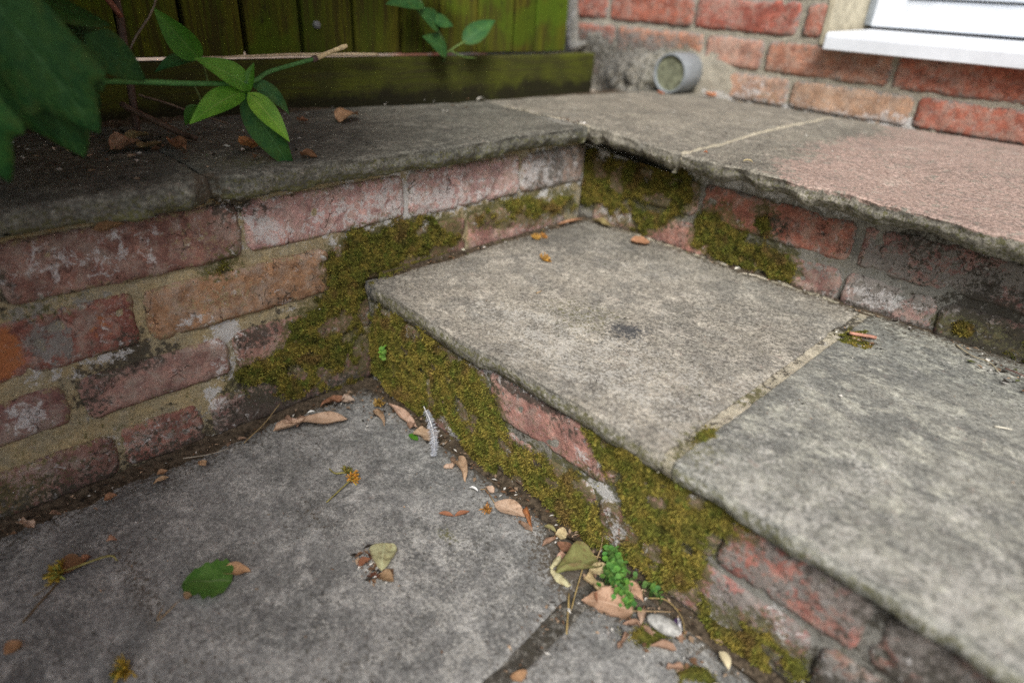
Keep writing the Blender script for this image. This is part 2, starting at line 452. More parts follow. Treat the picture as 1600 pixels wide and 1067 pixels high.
def glass_mat():
    g = G('window_glass', .03, .5)
    g.b.inputs['Transmission Weight'].default_value = .9
    g.b.inputs['IOR'].default_value = 1.5
    return g.done((.8, .86, .86))
M['glass'] = glass_mat()

def speck_mat(name, rough=.85):
    g = G(name, rough, .2)
    c = g.attr('tint').outputs['Color']
    c = g.mix(1.0, c, g.mix(g.noise(.0015, 2), (.75, .75, .75), (1.25, 1.25, 1.25)), 'MULTIPLY')
    return g.done(c)
M['speck'] = speck_mat('crumbs')

def moss_mat():
    g = G('moss', .9, .15)
    r, l, b = g.chan('tint')           # random, along the blade, cushion
    big = g.noise(.026, 3, .6, .4); mid = g.noise(.008, 3, .6)
    col = g.mix(g.step(big, .38, .62), (.145, .150, .032), (.245, .200, .048))
    col = g.mix(g.step(mid, .52, .68, 0, .7), col, (.10, .15, .028))
    col = g.mix(g.step(g.noise(.045, 2), .56, .68, 0, .75), col, (.19, .12, .05))
    col = g.mix(g.step(g.noise(.018, 4, .7), .54, .66, 0, .8), col, (.055, .055, .016))
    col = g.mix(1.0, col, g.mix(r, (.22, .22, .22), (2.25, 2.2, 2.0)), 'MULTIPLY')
    m = g.done(col)
    t = g.n.new('ShaderNodeBsdfTranslucent'); g.l.new(col, t.inputs[0])
    x = g.n.new('ShaderNodeMixShader'); x.inputs[0].default_value = .2
    g.l.new(g.b.outputs[0], x.inputs[1]); g.l.new(t.outputs[0], x.inputs[2]); g.l.new(x.outputs[0], g.out.inputs[0])
    return m
M['moss'] = moss_mat()

def wood_mat():
    g = G('algae_stained_wood', .88, .08)
    v = g.scaled((1, 1, .06)); v2 = g.scaled((1, 1, .12))
    gr = g.noise(.006, 4, .65, .6, v); pa = g.noise(.05, 3, .6, .2, v2)
    col = g.mix(g.step(pa, .35, .65), (.105, .105, .012), (.062, .085, .010))
    col = g.mix(g.step(gr, .42, .62, 0, .85), col, (.050, .040, .012))
    col = g.mix(g.step(g.noise(.11, 3), .55, .7, 0, .8), col, (.075, .125, .010))
    col = g.mix(g.step(g.noise(.02, 4, .7), .58, .72, 0, .7), col, (.022, .020, .010))
    col = g.mix(1.0, col, g.objcol(), 'MULTIPLY')
    g.bump(gr, .002, .6); g.bump(g.noise(.003, 3), .0006, .5)
    return g.done(col)
M['wood'] = wood_mat()
def railwood_mat():
    g = G('algae_stained_rail', .88, .08)
    v = g.scaled((1, .06, 1))
    gr = g.noise(.005, 4, .65, .6, v)
    z = g.n.new('ShaderNodeSeparateXYZ'); g.l.new(g.pos(), z.inputs[0])
    col = g.mix(g.step(g.noise(.06, 3), .35, .65), (.075, .085, .014), (.050, .055, .014))
    col = g.mix(g.step(gr, .42, .66, 0, .7), col, (.045, .040, .018))
    wet = g.math('ADD', g.step(z.outputs[2], .385, .325), g.math('MULTIPLY', g.math('SUBTRACT', g.noise(.05, 4, .65), .5), 1.6))
    col = g.mix(g.step(wet, .4, .9, 0, .85), col, (.018, .016, .011))
    g.bump(gr, .002, .6); g.bump(g.noise(.003, 3), .0006, .5)
    return g.done(col)
M['rail'] = railwood_mat()

def farbrick_mat():
    g = G('house_brick_courses', .9, .2)
    b = g.n.new('ShaderNodeTexBrick')
    x = g.n.new('ShaderNodeSeparateXYZ'); g.l.new(g.pos(), x.inputs[0])
    c = g.n.new('ShaderNodeCombineXYZ'); g.l.new(x.outputs[0], c.inputs[0]); g.l.new(x.outputs[2], c.inputs[1])
    g.l.new(c.outputs[0], b.inputs['Vector'])
    b.inputs['Scale'].default_value = 1.0
    b.inputs['Brick Width'].default_value = .237; b.inputs['Row Height'].default_value = .067
    b.inputs['Mortar Size'].default_value = .006
    b.inputs['Color1'].default_value = (.33, .12, .075, 1); b.inputs['Color2'].default_value = (.40, .20, .13, 1)
    b.inputs['Mortar'].default_value = (.36, .33, .27, 1)
    g.bump(b.outputs['Fac'], .004, -.8)
    return g.done(g.mix(1.0, b.outputs['Color'], g.mix(g.noise(.006, 4, .7), (.65, .65, .65), (1.3, 1.3, 1.3)), 'MULTIPLY'))
M['farbrick'] = farbrick_mat()

# ------------------------------------------------------------------ measured places (metres)
MOSS_LEFT = [[(-0.056, 0.187), (-0.036, 0.208), (-0.002, 0.229), (0.042, 0.229), (0.084, 0.229), (0.17, 0.211), (0.179, 0.183), (0.14, 0.171), (0.082, 0.175), (0.039, 0.16), (0.01, 0.152), (0.005, 0.119), (-0.001, 0.04), (-0.006, 0.012), (-0.033, 0.008), (-0.068, 0.018), (-0.101, 0.019), (-0.128, 0.023), (-0.165, 0.042), (-0.188, 0.067), (-0.188, 0.084), (-0.166, 0.09), (-0.137, 0.09), (-0.111, 0.109), (-0.11, 0.131), (-0.079, 0.14), (-0.051, 0.15), (-0.04, 0.16)], [(0.198, 0.218), (0.24, 0.221), (0.281, 0.224), (0.355, 0.217), (0.422, 0.215), (0.44, 0.187), (0.374, 0.181), (0.313, 0.184), (0.255, 0.19), (0.199, 0.198)], [(-0.187, 0.22), (-0.175, 0.23), (-0.159, 0.238), (-0.153, 0.234), (-0.161, 0.223), (-0.177, 0.218)]]
HOLE_LEFT = [[(-0.068, 0.111), (-0.049, 0.121), (-0.02, 0.114), (-0.016, 0.099), (-0.037, 0.093), (-0.065, 0.101)], [(-0.112, 0.069), (-0.096, 0.065), (-0.096, 0.046), (-0.11, 0.051)], [(-0.072, 0.048), (-0.059, 0.041), (-0.062, 0.026), (-0.073, 0.03)], [(-0.17, 0.061), (-0.137, 0.054), (-0.127, 0.033), (-0.165, 0.042)]]
MOSS_RISER = [[(0.018, 0.137), (0.084, 0.146), (0.137, 0.156), (0.172, 0.155), (0.177, 0.133), (0.212, 0.134), (0.235, 0.119), (0.266, 0.103), (0.273, 0.079), (0.293, 0.054), (0.33, 0.065), (0.38, 0.077), (0.406, 0.083), (0.424, 0.074), (0.429, 0.1), (0.4, 0.126), (0.39, 0.137), (0.408, 0.151), (0.452, 0.157), (0.48, 0.16), (0.501, 0.154), (0.525, 0.145), (0.571, 0.145), (0.572, 0.132), (0.545, 0.097), (0.535, 0.069), (0.545, 0.056), (0.534, 0.03), (0.51, 0.006), (0.476, 0.004), (0.431, -0.0), (0.386, -0.006), (0.337, -0.0), (0.283, 0.003), (0.231, -0.004), (0.194, 0.005), (0.174, 0.03), (0.141, 0.011), (0.106, 0.008), (0.046, 0.006), (0.008, 0.017)], [(0.545, 0.035), (0.567, 0.029), (0.611, 0.05), (0.643, 0.039), (0.649, 0.024), (0.618, -0.011), (0.588, -0.003), (0.551, 0.008)]]
HOLE_RISER = [[(0.135, 0.068), (0.146, 0.068), (0.151, 0.032), (0.14, 0.026)], [(0.437, 0.039), (0.456, 0.05), (0.457, 0.021), (0.446, 0.012)], [(0.398, 0.08), (0.436, 0.076), (0.429, 0.067), (0.395, 0.065)], [(0.194, 0.078), (0.208, 0.081), (0.206, 0.061), (0.194, 0.062)], [(0.221, 0.06), (0.235, 0.063), (0.233, 0.043), (0.221, 0.043)]]
MOSS_UPPER = [[(-0.027, 0.259), (-0.009, 0.286), (0.011, 0.296), (0.103, 0.292), (0.174, 0.295), (0.206, 0.282), (0.213, 0.24), (0.181, 0.206), (0.132, 0.167), (0.071, 0.176), (-0.011, 0.193)], [(0.219, 0.216), (0.226, 0.235), (0.262, 0.246), (0.276, 0.231), (0.321, 0.215), (0.375, 0.209), (0.388, 0.187), (0.386, 0.171), (0.355, 0.159), (0.313, 0.162), (0.263, 0.17), (0.222, 0.178)], [(0.317, 0.236), (0.317, 0.261), (0.327, 0.266), (0.342, 0.254), (0.342, 0.226), (0.326, 0.216)], [(0.58, 0.184), (0.591, 0.196), (0.633, 0.193), (0.657, 0.194), (0.691, 0.184), (0.699, 0.163), (0.669, 0.162), (0.628, 0.169), (0.593, 0.172)]]
HOLE_UPPER = [[(0.016, 0.262), (0.032, 0.265), (0.04, 0.24), (0.021, 0.242)], [(0.051, 0.254), (0.064, 0.258), (0.072, 0.231), (0.059, 0.234)], [(0.097, 0.221), (0.153, 0.224), (0.162, 0.211), (0.107, 0.202)]]
MOSS_TREAD = [[(0.018, 0.001), (-0.001, 0.03), (-0.014, 0.092), (-0.011, 0.161), (0.012, 0.148), (0.011, 0.085), (0.026, 0.021), (0.035, -0.005)], [(0.494, 0.342), (0.497, 0.394), (0.52, 0.416), (0.534, 0.38), (0.533, 0.346), (0.511, 0.326)], [(0.496, 0.02), (0.485, 0.048), (0.491, 0.066), (0.501, 0.067), (0.5, 0.04)]]
MOSS_FLOOR = [[(0.505, -0.059), (0.515, -0.038), (0.535, -0.019), (0.548, -0.027), (0.542, -0.045), (0.522, -0.061)], [(0.565, -0.045), (0.577, -0.028), (0.595, -0.036), (0.573, -0.061)], [(-0.059, -0.429), (-0.044, -0.396), (-0.01, -0.403), (0.007, -0.44)]]
ON_FLOOR = {'long0': (0.020, -0.157, 0.000), 'long1': (0.065, -0.073, 0.000), 'long20': (0.006, -0.148, 0.000), 'long21': (0.040, -0.116, 0.000), 's10': (0.007, -0.057, 0.000), 's11': (0.037, -0.041, 0.000), 's20': (-0.008, -0.050, 0.000), 's21': (0.020, -0.086, 0.000), 's30': (0.073, -0.034, 0.000), 's31': (0.110, -0.042, 0.000), 'n40': (0.075, -0.008, 0.000), 'n41': (0.143, -0.015, 0.000), 'n50': (0.149, -0.022, 0.000), 'n51': (0.177, -0.004, 0.000), 'scrap0': (0.143, -0.028, 0.000), 'scrap1': (0.161, -0.028, 0.000), 'feather0': (0.136, 0.030, 0.000), 'feather1': (0.207, -0.036, 0.000), 'c80': (0.202, -0.010, 0.000), 'c81': (0.249, -0.029, 0.000), 'p90': (0.310, -0.033, 0.000), 'p91': (0.350, -0.022, 0.000), 'o90': (0.339, -0.009, 0.000), 'o91': (0.367, -0.032, 0.000), 'fl100': (0.313, -0.046, 0.000), 'fl101': (0.326, -0.040, 0.000), 'v11a0': (0.280, -0.089, 0.000), 'v11a1': (0.295, -0.079, 0.000), 'v11b0': (0.295, -0.081, 0.000), 'v11b1': (0.300, -0.061, 0.000), 'g120': (0.372, -0.017, 0.000), 'g121': (0.388, -0.008, 0.000), 'cr120': (0.389, -0.017, 0.000), 'cr121': (0.400, -0.008, 0.000), 'red120': (0.410, -0.029, 0.000), 'red121': (0.406, -0.006, 0.000), 'pk120': (0.409, -0.038, 0.000), 'pk121': (0.419, -0.029, 0.000), 'ol120': (0.413, -0.004, 0.000), 'ol121': (0.431, -0.039, 0.000), 'pa120': (0.443, -0.020, 0.000), 'pa121': (0.446, -0.031, 0.000), 'pb120': (0.447, -0.036, 0.000), 'pb121': (0.470, -0.040, 0.000), 'tan130': (0.501, -0.033, 0.000), 'tan131': (0.471, -0.067, 0.000), 'r130': (0.471, -0.042, 0.000), 'r131': (0.480, -0.055, 0.000), 't140': (0.478, -0.013, 0.000), 't141': (0.504, -0.019, 0.000), 'stem140': (0.504, -0.019, 0.000), 'stem141': (0.525, -0.003, 0.000), 'stone0': (0.504, -0.017, 0.000), 'stone1': (0.534, -0.017, 0.000), 'pur0': (0.539, -0.014, 0.000), 'pur1': (0.546, -0.018, 0.000), 'fea20': (0.543, -0.016, 0.000), 'fea21': (0.552, -0.034, 0.000), 'cr160': (0.589, -0.015, 0.000), 'cr161': (0.601, -0.015, 0.000), 'cr170': (0.605, -0.010, 0.000), 'cr171': (0.613, -0.012, 0.000), 'pg170': (0.281, -0.161, 0.000), 'pg171': (0.307, -0.182, 0.000), 'rb170': (0.287, -0.196, 0.000), 'rb171': (0.287, -0.181, 0.000), 'tn170': (0.308, -0.187, 0.000), 'tn171': (0.326, -0.181, 0.000), 'db170': (0.279, -0.183, 0.000), 'db171': (0.284, -0.179, 0.000), 'fh180': (0.172, -0.128, 0.000), 'fh181': (0.177, -0.139, 0.000), 'st180': (0.174, -0.137, 0.000), 'st181': (0.185, -0.172, 0.000), 'fh18b0': (0.156, -0.126, 0.000), 'fh18b1': (0.137, -0.140, 0.000), 'gr190': (0.225, -0.295, 0.000), 'gr191': (0.196, -0.331, 0.000), 'tn190': (0.207, -0.299, 0.000), 'tn191': (0.225, -0.277, 0.000), 'tn19b0': (0.214, -0.327, 0.000), 'tn19b1': (0.209, -0.335, 0.000), 'st190': (0.209, -0.335, 0.000), 'st191': (0.205, -0.350, 0.000), 'fh200': (0.107, -0.414, 0.000), 'fh201': (0.112, -0.422, 0.000), 'br200': (0.098, -0.412, 0.000), 'br201': (0.112, -0.389, 0.000), 'br20b0': (0.106, -0.391, 0.000), 'br20b1': (0.104, -0.383, 0.000), 'c210': (0.093, -0.366, 0.000), 'c211': (0.098, -0.358, 0.000), 'l220': (0.167, -0.453, 0.000), 'l221': (0.173, -0.466, 0.000), 'fh230': (0.255, -0.401, 0.000), 'fh231': (0.260, -0.405, 0.000), 'tw240': (0.145, -0.448, 0.000), 'tw241': (0.120, -0.435, 0.000), 'st25a0': (0.476, -0.097, 0.000), 'st25a1': (0.462, -0.076, 0.000), 'st25b0': (0.462, -0.076, 0.000), 'st25b1': (0.457, -0.048, 0.000), 'l260': (0.472, -0.158, 0.000), 'l261': (0.482, -0.161, 0.000), 'd27a0': (0.034, -0.250, 0.000), 'd27a1': (0.048, -0.248, 0.000), 'd27b0': (0.011, -0.295, 0.000), 'd27b1': (0.024, -0.283, 0.000), 'd27c0': (0.005, -0.351, 0.000), 'd27c1': (0.011, -0.338, 0.000), 'd27d0': (-0.041, -0.286, 0.000), 'd27d1': (-0.024, -0.304, 0.000), 'fl280': (0.034, -0.019, 0.000), 'fl281': (0.052, -0.009, 0.000), 'sp0': (0.090, -0.335, 0.000), 'sp1': (0.085, -0.326, 0.000), 'cr30': (0.278, -0.036, 0.000), 'cr31': (0.290, -0.028, 0.000), 'grey270': (-0.034, -0.114, 0.000), 'grey271': (-0.032, -0.086, 0.000), 'stal0': (-0.017, -0.175, 0.000), 'stal1': (-0.025, -0.104, 0.000)}
ON_TREAD = {'fh290': (0.110, 0.247, 0.165), 'fh291': (0.097, 0.274, 0.165), 'fh29b0': (0.038, 0.302, 0.165), 'fh29b1': (0.024, 0.329, 0.165), 'fh29c0': (0.039, 0.319, 0.165), 'fh29c1': (0.031, 0.345, 0.165), 'br300': (0.138, 0.416, 0.165), 'br301': (0.165, 0.433, 0.165), 'ol300': (0.015, 0.482, 0.165), 'ol301': (0.084, 0.470, 0.165), 'tn300': (-0.025, 0.424, 0.165), 'tn301': (-0.037, 0.486, 0.165), 'wh310': (0.315, 0.452, 0.165), 'wh311': (0.311, 0.475, 0.165), 'tw310': (0.319, 0.429, 0.165), 'tw311': (0.357, 0.460, 0.165), 'st310': (0.505, 0.364, 0.165), 'st311': (0.530, 0.379, 0.165), 'tw320': (0.185, 0.149, 0.165), 'tw321': (0.185, 0.159, 0.165), 'sl330': (0.676, 0.276, 0.165), 'sl331': (0.689, 0.283, 0.165), 'sl340': (0.694, 0.284, 0.165), 'sl341': (0.698, 0.293, 0.165), 'spot0': (0.324, 0.167, 0.165), 'spot1': (0.331, 0.176, 0.165), 'gr350': (0.663, 0.455, 0.165), 'gr351': (0.622, 0.464, 0.165), 'ros350': (0.670, 0.415, 0.165), 'ros351': (0.674, 0.428, 0.165), 'wht0': (-0.027, 0.202, 0.165), 'wht1': (-0.025, 0.214, 0.165)}
ON_LEDGE = {'t340': (-0.122, -0.228, 0.330), 't341': (-0.131, -0.192, 0.330), 't34b0': (-0.153, -0.202, 0.330), 't34b1': (-0.173, -0.167, 0.330), 'o340': (-0.107, -0.202, 0.330), 'o341': (-0.134, -0.170, 0.330), 'r340': (-0.123, -0.164, 0.330), 'r341': (-0.078, -0.164, 0.330), 'tw340': (-0.349, -0.129, 0.330), 'tw341': (-0.139, -0.136, 0.330), 'or340': (-0.054, -0.110, 0.330), 'or341': (-0.067, -0.081, 0.330), 'br340': (0.001, -0.067, 0.330), 'br341': (0.016, -0.055, 0.330), 'tn340': (-0.152, 0.076, 0.330), 'tn341': (-0.179, 0.124, 0.330), 'rd340': (-0.191, 0.032, 0.330), 'rd341': (-0.176, 0.040, 0.330), 'tw34b0': (-0.485, -0.033, 0.330), 'tw34b1': (-0.369, -0.046, 0.330), 'wh340': (-0.223, 0.401, 0.330), 'wh341': (-0.225, 0.413, 0.330), 'cr350': (0.280, 0.428, 0.330), 'cr351': (0.284, 0.449, 0.330), 'red360': (-0.099, 0.780, 0.330), 'red361': (-0.089, 0.803, 0.330), 'wh360': (-0.088, 0.917, 0.330), 'wh361': (-0.083, 0.928, 0.330), 'ora360': (-0.035, 0.865, 0.330), 'ora361': (-0.028, 0.923, 0.330)}
LEFT_FACE = {'ld': (0.020, -0.295, 0.295), 'ld1': (0.020, -0.273, 0.297)}

# ------------------------------------------------------------------ walls
class Wall:
    def __init__(s, o, U, N): s.o = np.array(o, float); s.U = np.array(U, float); s.N = np.array(N, float); s.Z = np.cross(s.U, s.N) if abs(N[2]) > .5 else np.array((0, 0, 1.0))
    def P(s, u, z, h):
        u, z, h = np.broadcast_arrays(u, z, h)
        return s.o + u[..., None]*s.U + z[..., None]*s.Z + h[..., None]*s.N
    def flip(s): return np.dot(np.cross(s.U, s.Z), s.N) < 0
W_LEFT = Wall((0, 0, 0), (0, 1, 0), (1, 0, 0))
W_LOW = Wall((0, .006, 0), (1, 0, 0), (0, -1, 0))
W_UP = Wall((0, .462, 0), (1, 0, 0), (0, -1, 0))
W_HOUSE = Wall((0, .95, 0), (1, 0, 0), (0, -1, 0))
W_TOP = Wall((0, 0, 0), (1, 0, 0), (0, 0, 1)); W_TOP.Z = np.array((0, 1.0, 0))

def masks(fn, u, z, n):
    k = fn(u, z)
    a = np.stack([np.broadcast_to(np.clip(k.get(c, 0), 0, 1), np.shape(u)).ravel() for c in ('white', 'algae', 'dirt')], 1)
    b = np.stack([np.broadcast_to(np.clip(k.get(c, 0), 0, 1), np.shape(u)).ravel() for c in ('orange', 'crust', 'ochre')], 1)
    return a, b
def brick(wall, u0, u1, z0, z1, col, parent, fn, seed, proud=0.0, res=.0035, depth=.05, worn=1.0, name='brick', smear='crust'):
    rs = np.random.RandomState(seed)
    n = max(8, int((u1-u0)/res)); m = max(6, int((z1-z0)/res))
    # denser at the rim
    s = np.linspace(0, 1, n); t = np.linspace(0, 1, m)
    u0 -= .0022; u1 += .0022; z0 -= .0022; z1 += .0022
    S, T = np.meshgrid(s, t, indexing='ij')
    u = u0+(u1-u0)*S; z = z0+(z1-z0)*T
    du = np.minimum(u-u0, u1-u); dz = np.minimum(z-z0, z1-z)
    d = np.minimum(du, dz)
    o = seed*1.37
    # rim wanders, corners are knocked off
    wu = fbm(u+o, z, .3, .035, 2, seed)*.0028*worn+fbm(u+o, z, .7, .009, 3, seed+5)*.0018*worn
    wz = fbm(u+o, z, 1.3, .045, 2, seed+9)*.0022*worn+fbm(u+o, z, 1.7, .009, 3, seed+14)*.0017*worn
    fall = np.exp(-d/.012)
    cd = np.hypot(np.maximum(.012-du, 0), np.maximum(.012-dz, 0))
    pull = np.maximum(cd-.012, 0)*(.8+.5*worn*rs.rand())
    uu = u+wu*fall+np.sign(.5-S)*pull*.7; zz = z+wz*fall+np.sign(.5-T)*pull*.7
    h = proud-(.0026+.0030*fbm(u+o, z, 2., .018, 3, seed+21))*(1-sstep(0, .0055, d))*(.7+.4*worn)
    h = h+fbm(u+o, z, .1, .05, 3, seed+2)*.0016*worn+fbm(u+o, z, .1, .012, 2, seed+3)*.0008*worn
    h = h-np.maximum(fbm(u+o, z, .5, .018, 2, seed+4)-.33, 0)*.012*worn
    V = wall.P(uu, zz, h).reshape(-1, 3)
    F = gridfaces(n, m, 0, wall.flip())
    loop = ringloop(n, m); L = len(loop)
    V2 = wall.P(uu.ravel()[loop], zz.ravel()[loop], np.full(L, -depth))
    base = len(V)
    sk = np.stack([loop, np.roll(loop, -1), base+np.roll(np.arange(L), -1), base+np.arange(L)], 1)
    if not wall.flip(): sk = sk[:, ::-1]
    cap = list(range(base, base+L))
    if wall.flip(): cap = cap[::-1]
    a, b = masks(fn, u, z, 0)
    # old mortar smeared over the rim
    ed = (1-sstep(0, .009 if wall is W_HOUSE else .008, d+.006*fbm(u+o, z, 6., .022, 3, seed+50)))*(.72 if wall is W_HOUSE else .52)
    b[:, 2 if smear == 'ochre' else 1] = np.maximum(b[:, 2 if smear == 'ochre' else 1], ed.ravel())
    A = np.concatenate([a, a[loop]]); B = np.concatenate([b, b[loop]])
    j = 1+(rs.rand(3)-.5)*.10
    return mk(name, np.concatenate([V, V2]), [F, sk, [cap[::-1]]], M['brick_house' if wall is W_HOUSE else 'brick'], parent, {'mask': A, 'mask2': B}, color=tuple(np.array(col)*j))
def mortar(wall, u0, u1, z0, z1, mat, parent, fn, seed, recess=.004, res=.005, depth=.12, extra=None, name='mortar'):
    n = int((u1-u0)/res)+1; m = int((z1-z0)/res)+1
    u, z = np.meshgrid(np.linspace(u0, u1, n), np.linspace(z0, z1, m), indexing='ij')
    h = -recess+fbm(u, z, seed, .04, 3, seed)*.0022+fbm(u, z, seed, .012, 3, seed+3)*.0015
    if extra is not None: h = h+extra(u, z)
    V = wall.P(u, z, h).reshape(-1, 3)
    loop = ringloop(n, m); L = len(loop); base = len(V)
    V2 = wall.P(u.ravel()[loop], z.ravel()[loop], np.full(L, -depth))
    sk = np.stack([loop, np.roll(loop, -1), base+np.roll(np.arange(L), -1), base+np.arange(L)], 1)
    if not wall.flip(): sk = sk[:, ::-1]
    cap = list(range(base, base+L))
    if not wall.flip(): cap = cap[::-1]
    a, b = masks(fn, u, z, 0)
    A = np.concatenate([a, a[loop]]); B = np.concatenate([b, b[loop]])
    return mk(name, np.concatenate([V, V2]), [gridfaces(n, m, 0, wall.flip()), sk, [cap]], mat, parent, {'mask': A, 'mask2': B})

# ------------------------------------------------------------------ stone flags
def side(v):
    if np.isscalar(v): return lambda t: np.full(np.shape(t), float(v))
    xs = np.array([p[0] for p in v], float); ys = np.array([p[1] for p in v], float)
    return lambda t: np.interp(t, xs, ys)
def slab(name, x0, x1, y0, y1, z, thick, mat, parent, fn, seed, rag=(.002,)*4, res=.005, relief=1.0, zfn=None, rnd=.004, under=.004, zr=.2, aniso=(1, 1)):
    X0, X1, Y0, Y1 = side(x0), side(x1), side(y0), side(y1)
    ya = float(np.min(Y0(np.linspace(-9, 9, 400)))); yb = float(np.max(Y1(np.linspace(-9, 9, 400))))
    xa = float(np.min(X0(np.linspace(-9, 9, 400)))); xb = float(np.max(X1(np.linspace(-9, 9, 400))))
    def grade(L):
        e = np.array([0, .0012, .0027, .0048, .0076])/L
        t = np.linspace(.0112/L, 1-.0112/L, max(3, int(L/res)))
        return np.concatenate([e, t, 1-e[::-1]])
    gx, gy = grade(xb-xa), grade(yb-ya)
    n, m = len(gx), len(gy)
    S, T = np.meshgrid(gx, gy, indexing='ij')
    yl = ya+(yb-ya)*T
    x = X0(yl)+(X1(yl)-X0(yl))*S
    y = Y0(x)+(Y1(x)-Y0(x))*T
    dx0 = (x-X0(yl)); dx1 = (X1(yl)-x); dy0 = y-Y0(x); dy1 = Y1(x)-y
    def en(a, k, amp): return (fbm(a, seed*.77+k, .2, .06, 2, seed+k)*.6+fbm(a, seed*.31+k, .9, .018, 3, seed+k+7)*.45)*amp
    fx0, fx1, fy0, fy1 = (np.exp(-np.maximum(q, 0)/.015) for q in (dx0, dx1, dy0, dy1))
    xx = x+en(yl, 1, rag[0])*fx0*1.4+en(yl, 2, rag[1])*fx1*1.4
    yy = y+en(x, 3, rag[2])*fy0*1.4+en(x, 4, rag[3])*fy1*1.4
    d = np.minimum(np.minimum(dx0, dx1), np.minimum(dy0, dy1))
    ax, ay = aniso
    zz = z+relief*(fbm(xx*ax, yy*ay, seed, .16, 2, seed+11)*.0022+fbm(xx*ax, yy*ay, seed, .04, 3, seed+12)*.0013+fbm(xx*ax, yy*ay, seed, .012, 2, seed+13)*.0006)
    rgw = rag[0]*fx0+rag[1]*fx1+rag[2]*fy0+rag[3]*fy1
    rr = .38*rnd*(1+.8*fbm(xx, yy, seed, .03, 2, seed+15))
    zz = zz-rr*np.exp(-np.maximum(d, 0)/.0022)-.0022*np.maximum(fbm(xx, yy, seed, .022, 3, seed+16)+.05, 0)*np.exp(-np.maximum(d, 0)/.006)*np.clip(rgw/.003, 0, 2)
    if zfn is not None: zz = zz+zfn(xx, yy)
    V = np.stack([xx, yy, zz], -1).reshape(-1, 3)
    loop = ringloop(n, m); L = len(loop)
    rim = V[loop]
    tan = np.roll(rim, -1, 0)-np.roll(rim, 1, 0); tan[:, 2] = 0
    tan /= np.linalg.norm(tan, axis=1)[:, None]+1e-9
    outw = np.stack([tan[:, 1], -tan[:, 0], 0*tan[:, 0]], 1)
    # rag strength along the rim
    rgl = (rag[0]*fx0+rag[1]*fx1+rag[2]*fy0+rag[3]*fy1).reshape(-1)[loop]/np.maximum((fx0+fx1+fy0+fy1).reshape(-1)[loop], 1e-6)
    tb = thick*(1+zr*1.6*fbm(rim[:, 0], rim[:, 1], seed, .07, 3, seed+31)+zr*.5*fbm(rim[:, 0], rim[:, 1], seed, .02, 2, seed+32))
    rings = [rim.copy()]; K = 8
    for k in range(1, K+1):
        f = k/K
        off = (.55*fbm(rim[:, 0], rim[:, 1], f*tb*1.0+seed, .022, 3, seed+40)+.5*fbm(rim[:, 0]*1.0, rim[:, 1], f*tb*2.2, .008, 2, seed+41))*rgl*.9
        off = off-.75*rgl*np.abs(fbm(rim[:, 0], rim[:, 1], f*tb*1.5+seed, .03, 2, seed+43))+.0012*math.sin(math.pi*min(1, f*1.1))*min(1, 3*f)-under*max(0, f-.55)/.45
        off = off*min(1, f*4)
        p = rim+outw*off[:, None]; p[:, 2] = rim[:, 2]-tb*f
        rings.append(p)
    allV = np.concatenate([V]+rings)
    sk = []; prev = len(V)+np.arange(L)
    for k in range(1, K+1):
        cur = len(V)+k*L+np.arange(L)
        sk.append(np.stack([prev, cur, np.roll(cur, -1), np.roll(prev, -1)], 1)); prev = cur
    c = list(prev[::-1])
    k1, k2 = fn(allV[:, 0], allV[:, 1], allV[:, 2]-z)
    return mk(name, allV, [gridfaces(n, m)]+sk+[[c]], mat, parent, {'mask': k1, 'mask2': k2})
def st(x, **k):
    z = np.zeros(len(x))
    g = lambda c: np.clip(k.get(c, z)+z, 0, 1)
    return np.stack([g('pale'), g('algae'), g('dirt')], 1), np.stack([g('pink'), g('spot'), g('dark')], 1)

def strip(name, a, b, w, z, mat, parent, seed, fn=None, ht=.008, zf=None):
    a = np.array(a, float); b = np.array(b, float); L = np.linalg.norm(b-a); t = (b-a)/L; p = np.array((-t[1], t[0]))
    n = int(L/.003)+2; m = 9
    s, q = np.meshgrid(np.linspace(0, 1, n), np.linspace(-1, 1, m), indexing='ij')
    xy = a+(s*L)[..., None]*t+(q*w*.5)[..., None]*p
    x, y = xy[..., 0], xy[..., 1]
    h = z+fbm(x, y, seed, .02, 3, seed)*.0022+fbm(x, y, seed, .006, 2, seed+1)*.0011
    if zf is not None: h = h+zf(x, y)
    V = np.stack([x, y, h], -1).reshape(-1, 3)
    loop = ringloop(n, m); V2 = V[loop].copy(); V2[:, 2] -= ht
    k = np.arange(len(loop)); sk = np.stack([loop, len(V)+k, len(V)+np.roll(k, -1), np.roll(loop, -1)], 1)
    al = np.concatenate([V, V2])
    k1, k2 = (fn(al[:, 0], al[:, 1]) if fn else (np.zeros((len(al), 3)), np.zeros((len(al), 3))))
    return mk(name, al, [gridfaces(n, m), sk, [list(len(V)+k)[::-1]]], mat, parent, {'mask': k1, 'mask2': k2})
# ------------------------------------------------------------------ ground
ground = mk('ground', [(-400, -400, -.05), (400, -400, -.05), (400, 400, -.05), (-400, 400, -.05)], [[0, 1, 2, 3]], M['ground'], smooth=False)
prop(ground, kind='structure')
v, f = box(-9, -.345, -6, 6, -.04, .30)
prop(mk('gravel_path', v, f, M['gravel'], smooth=False), kind='structure')

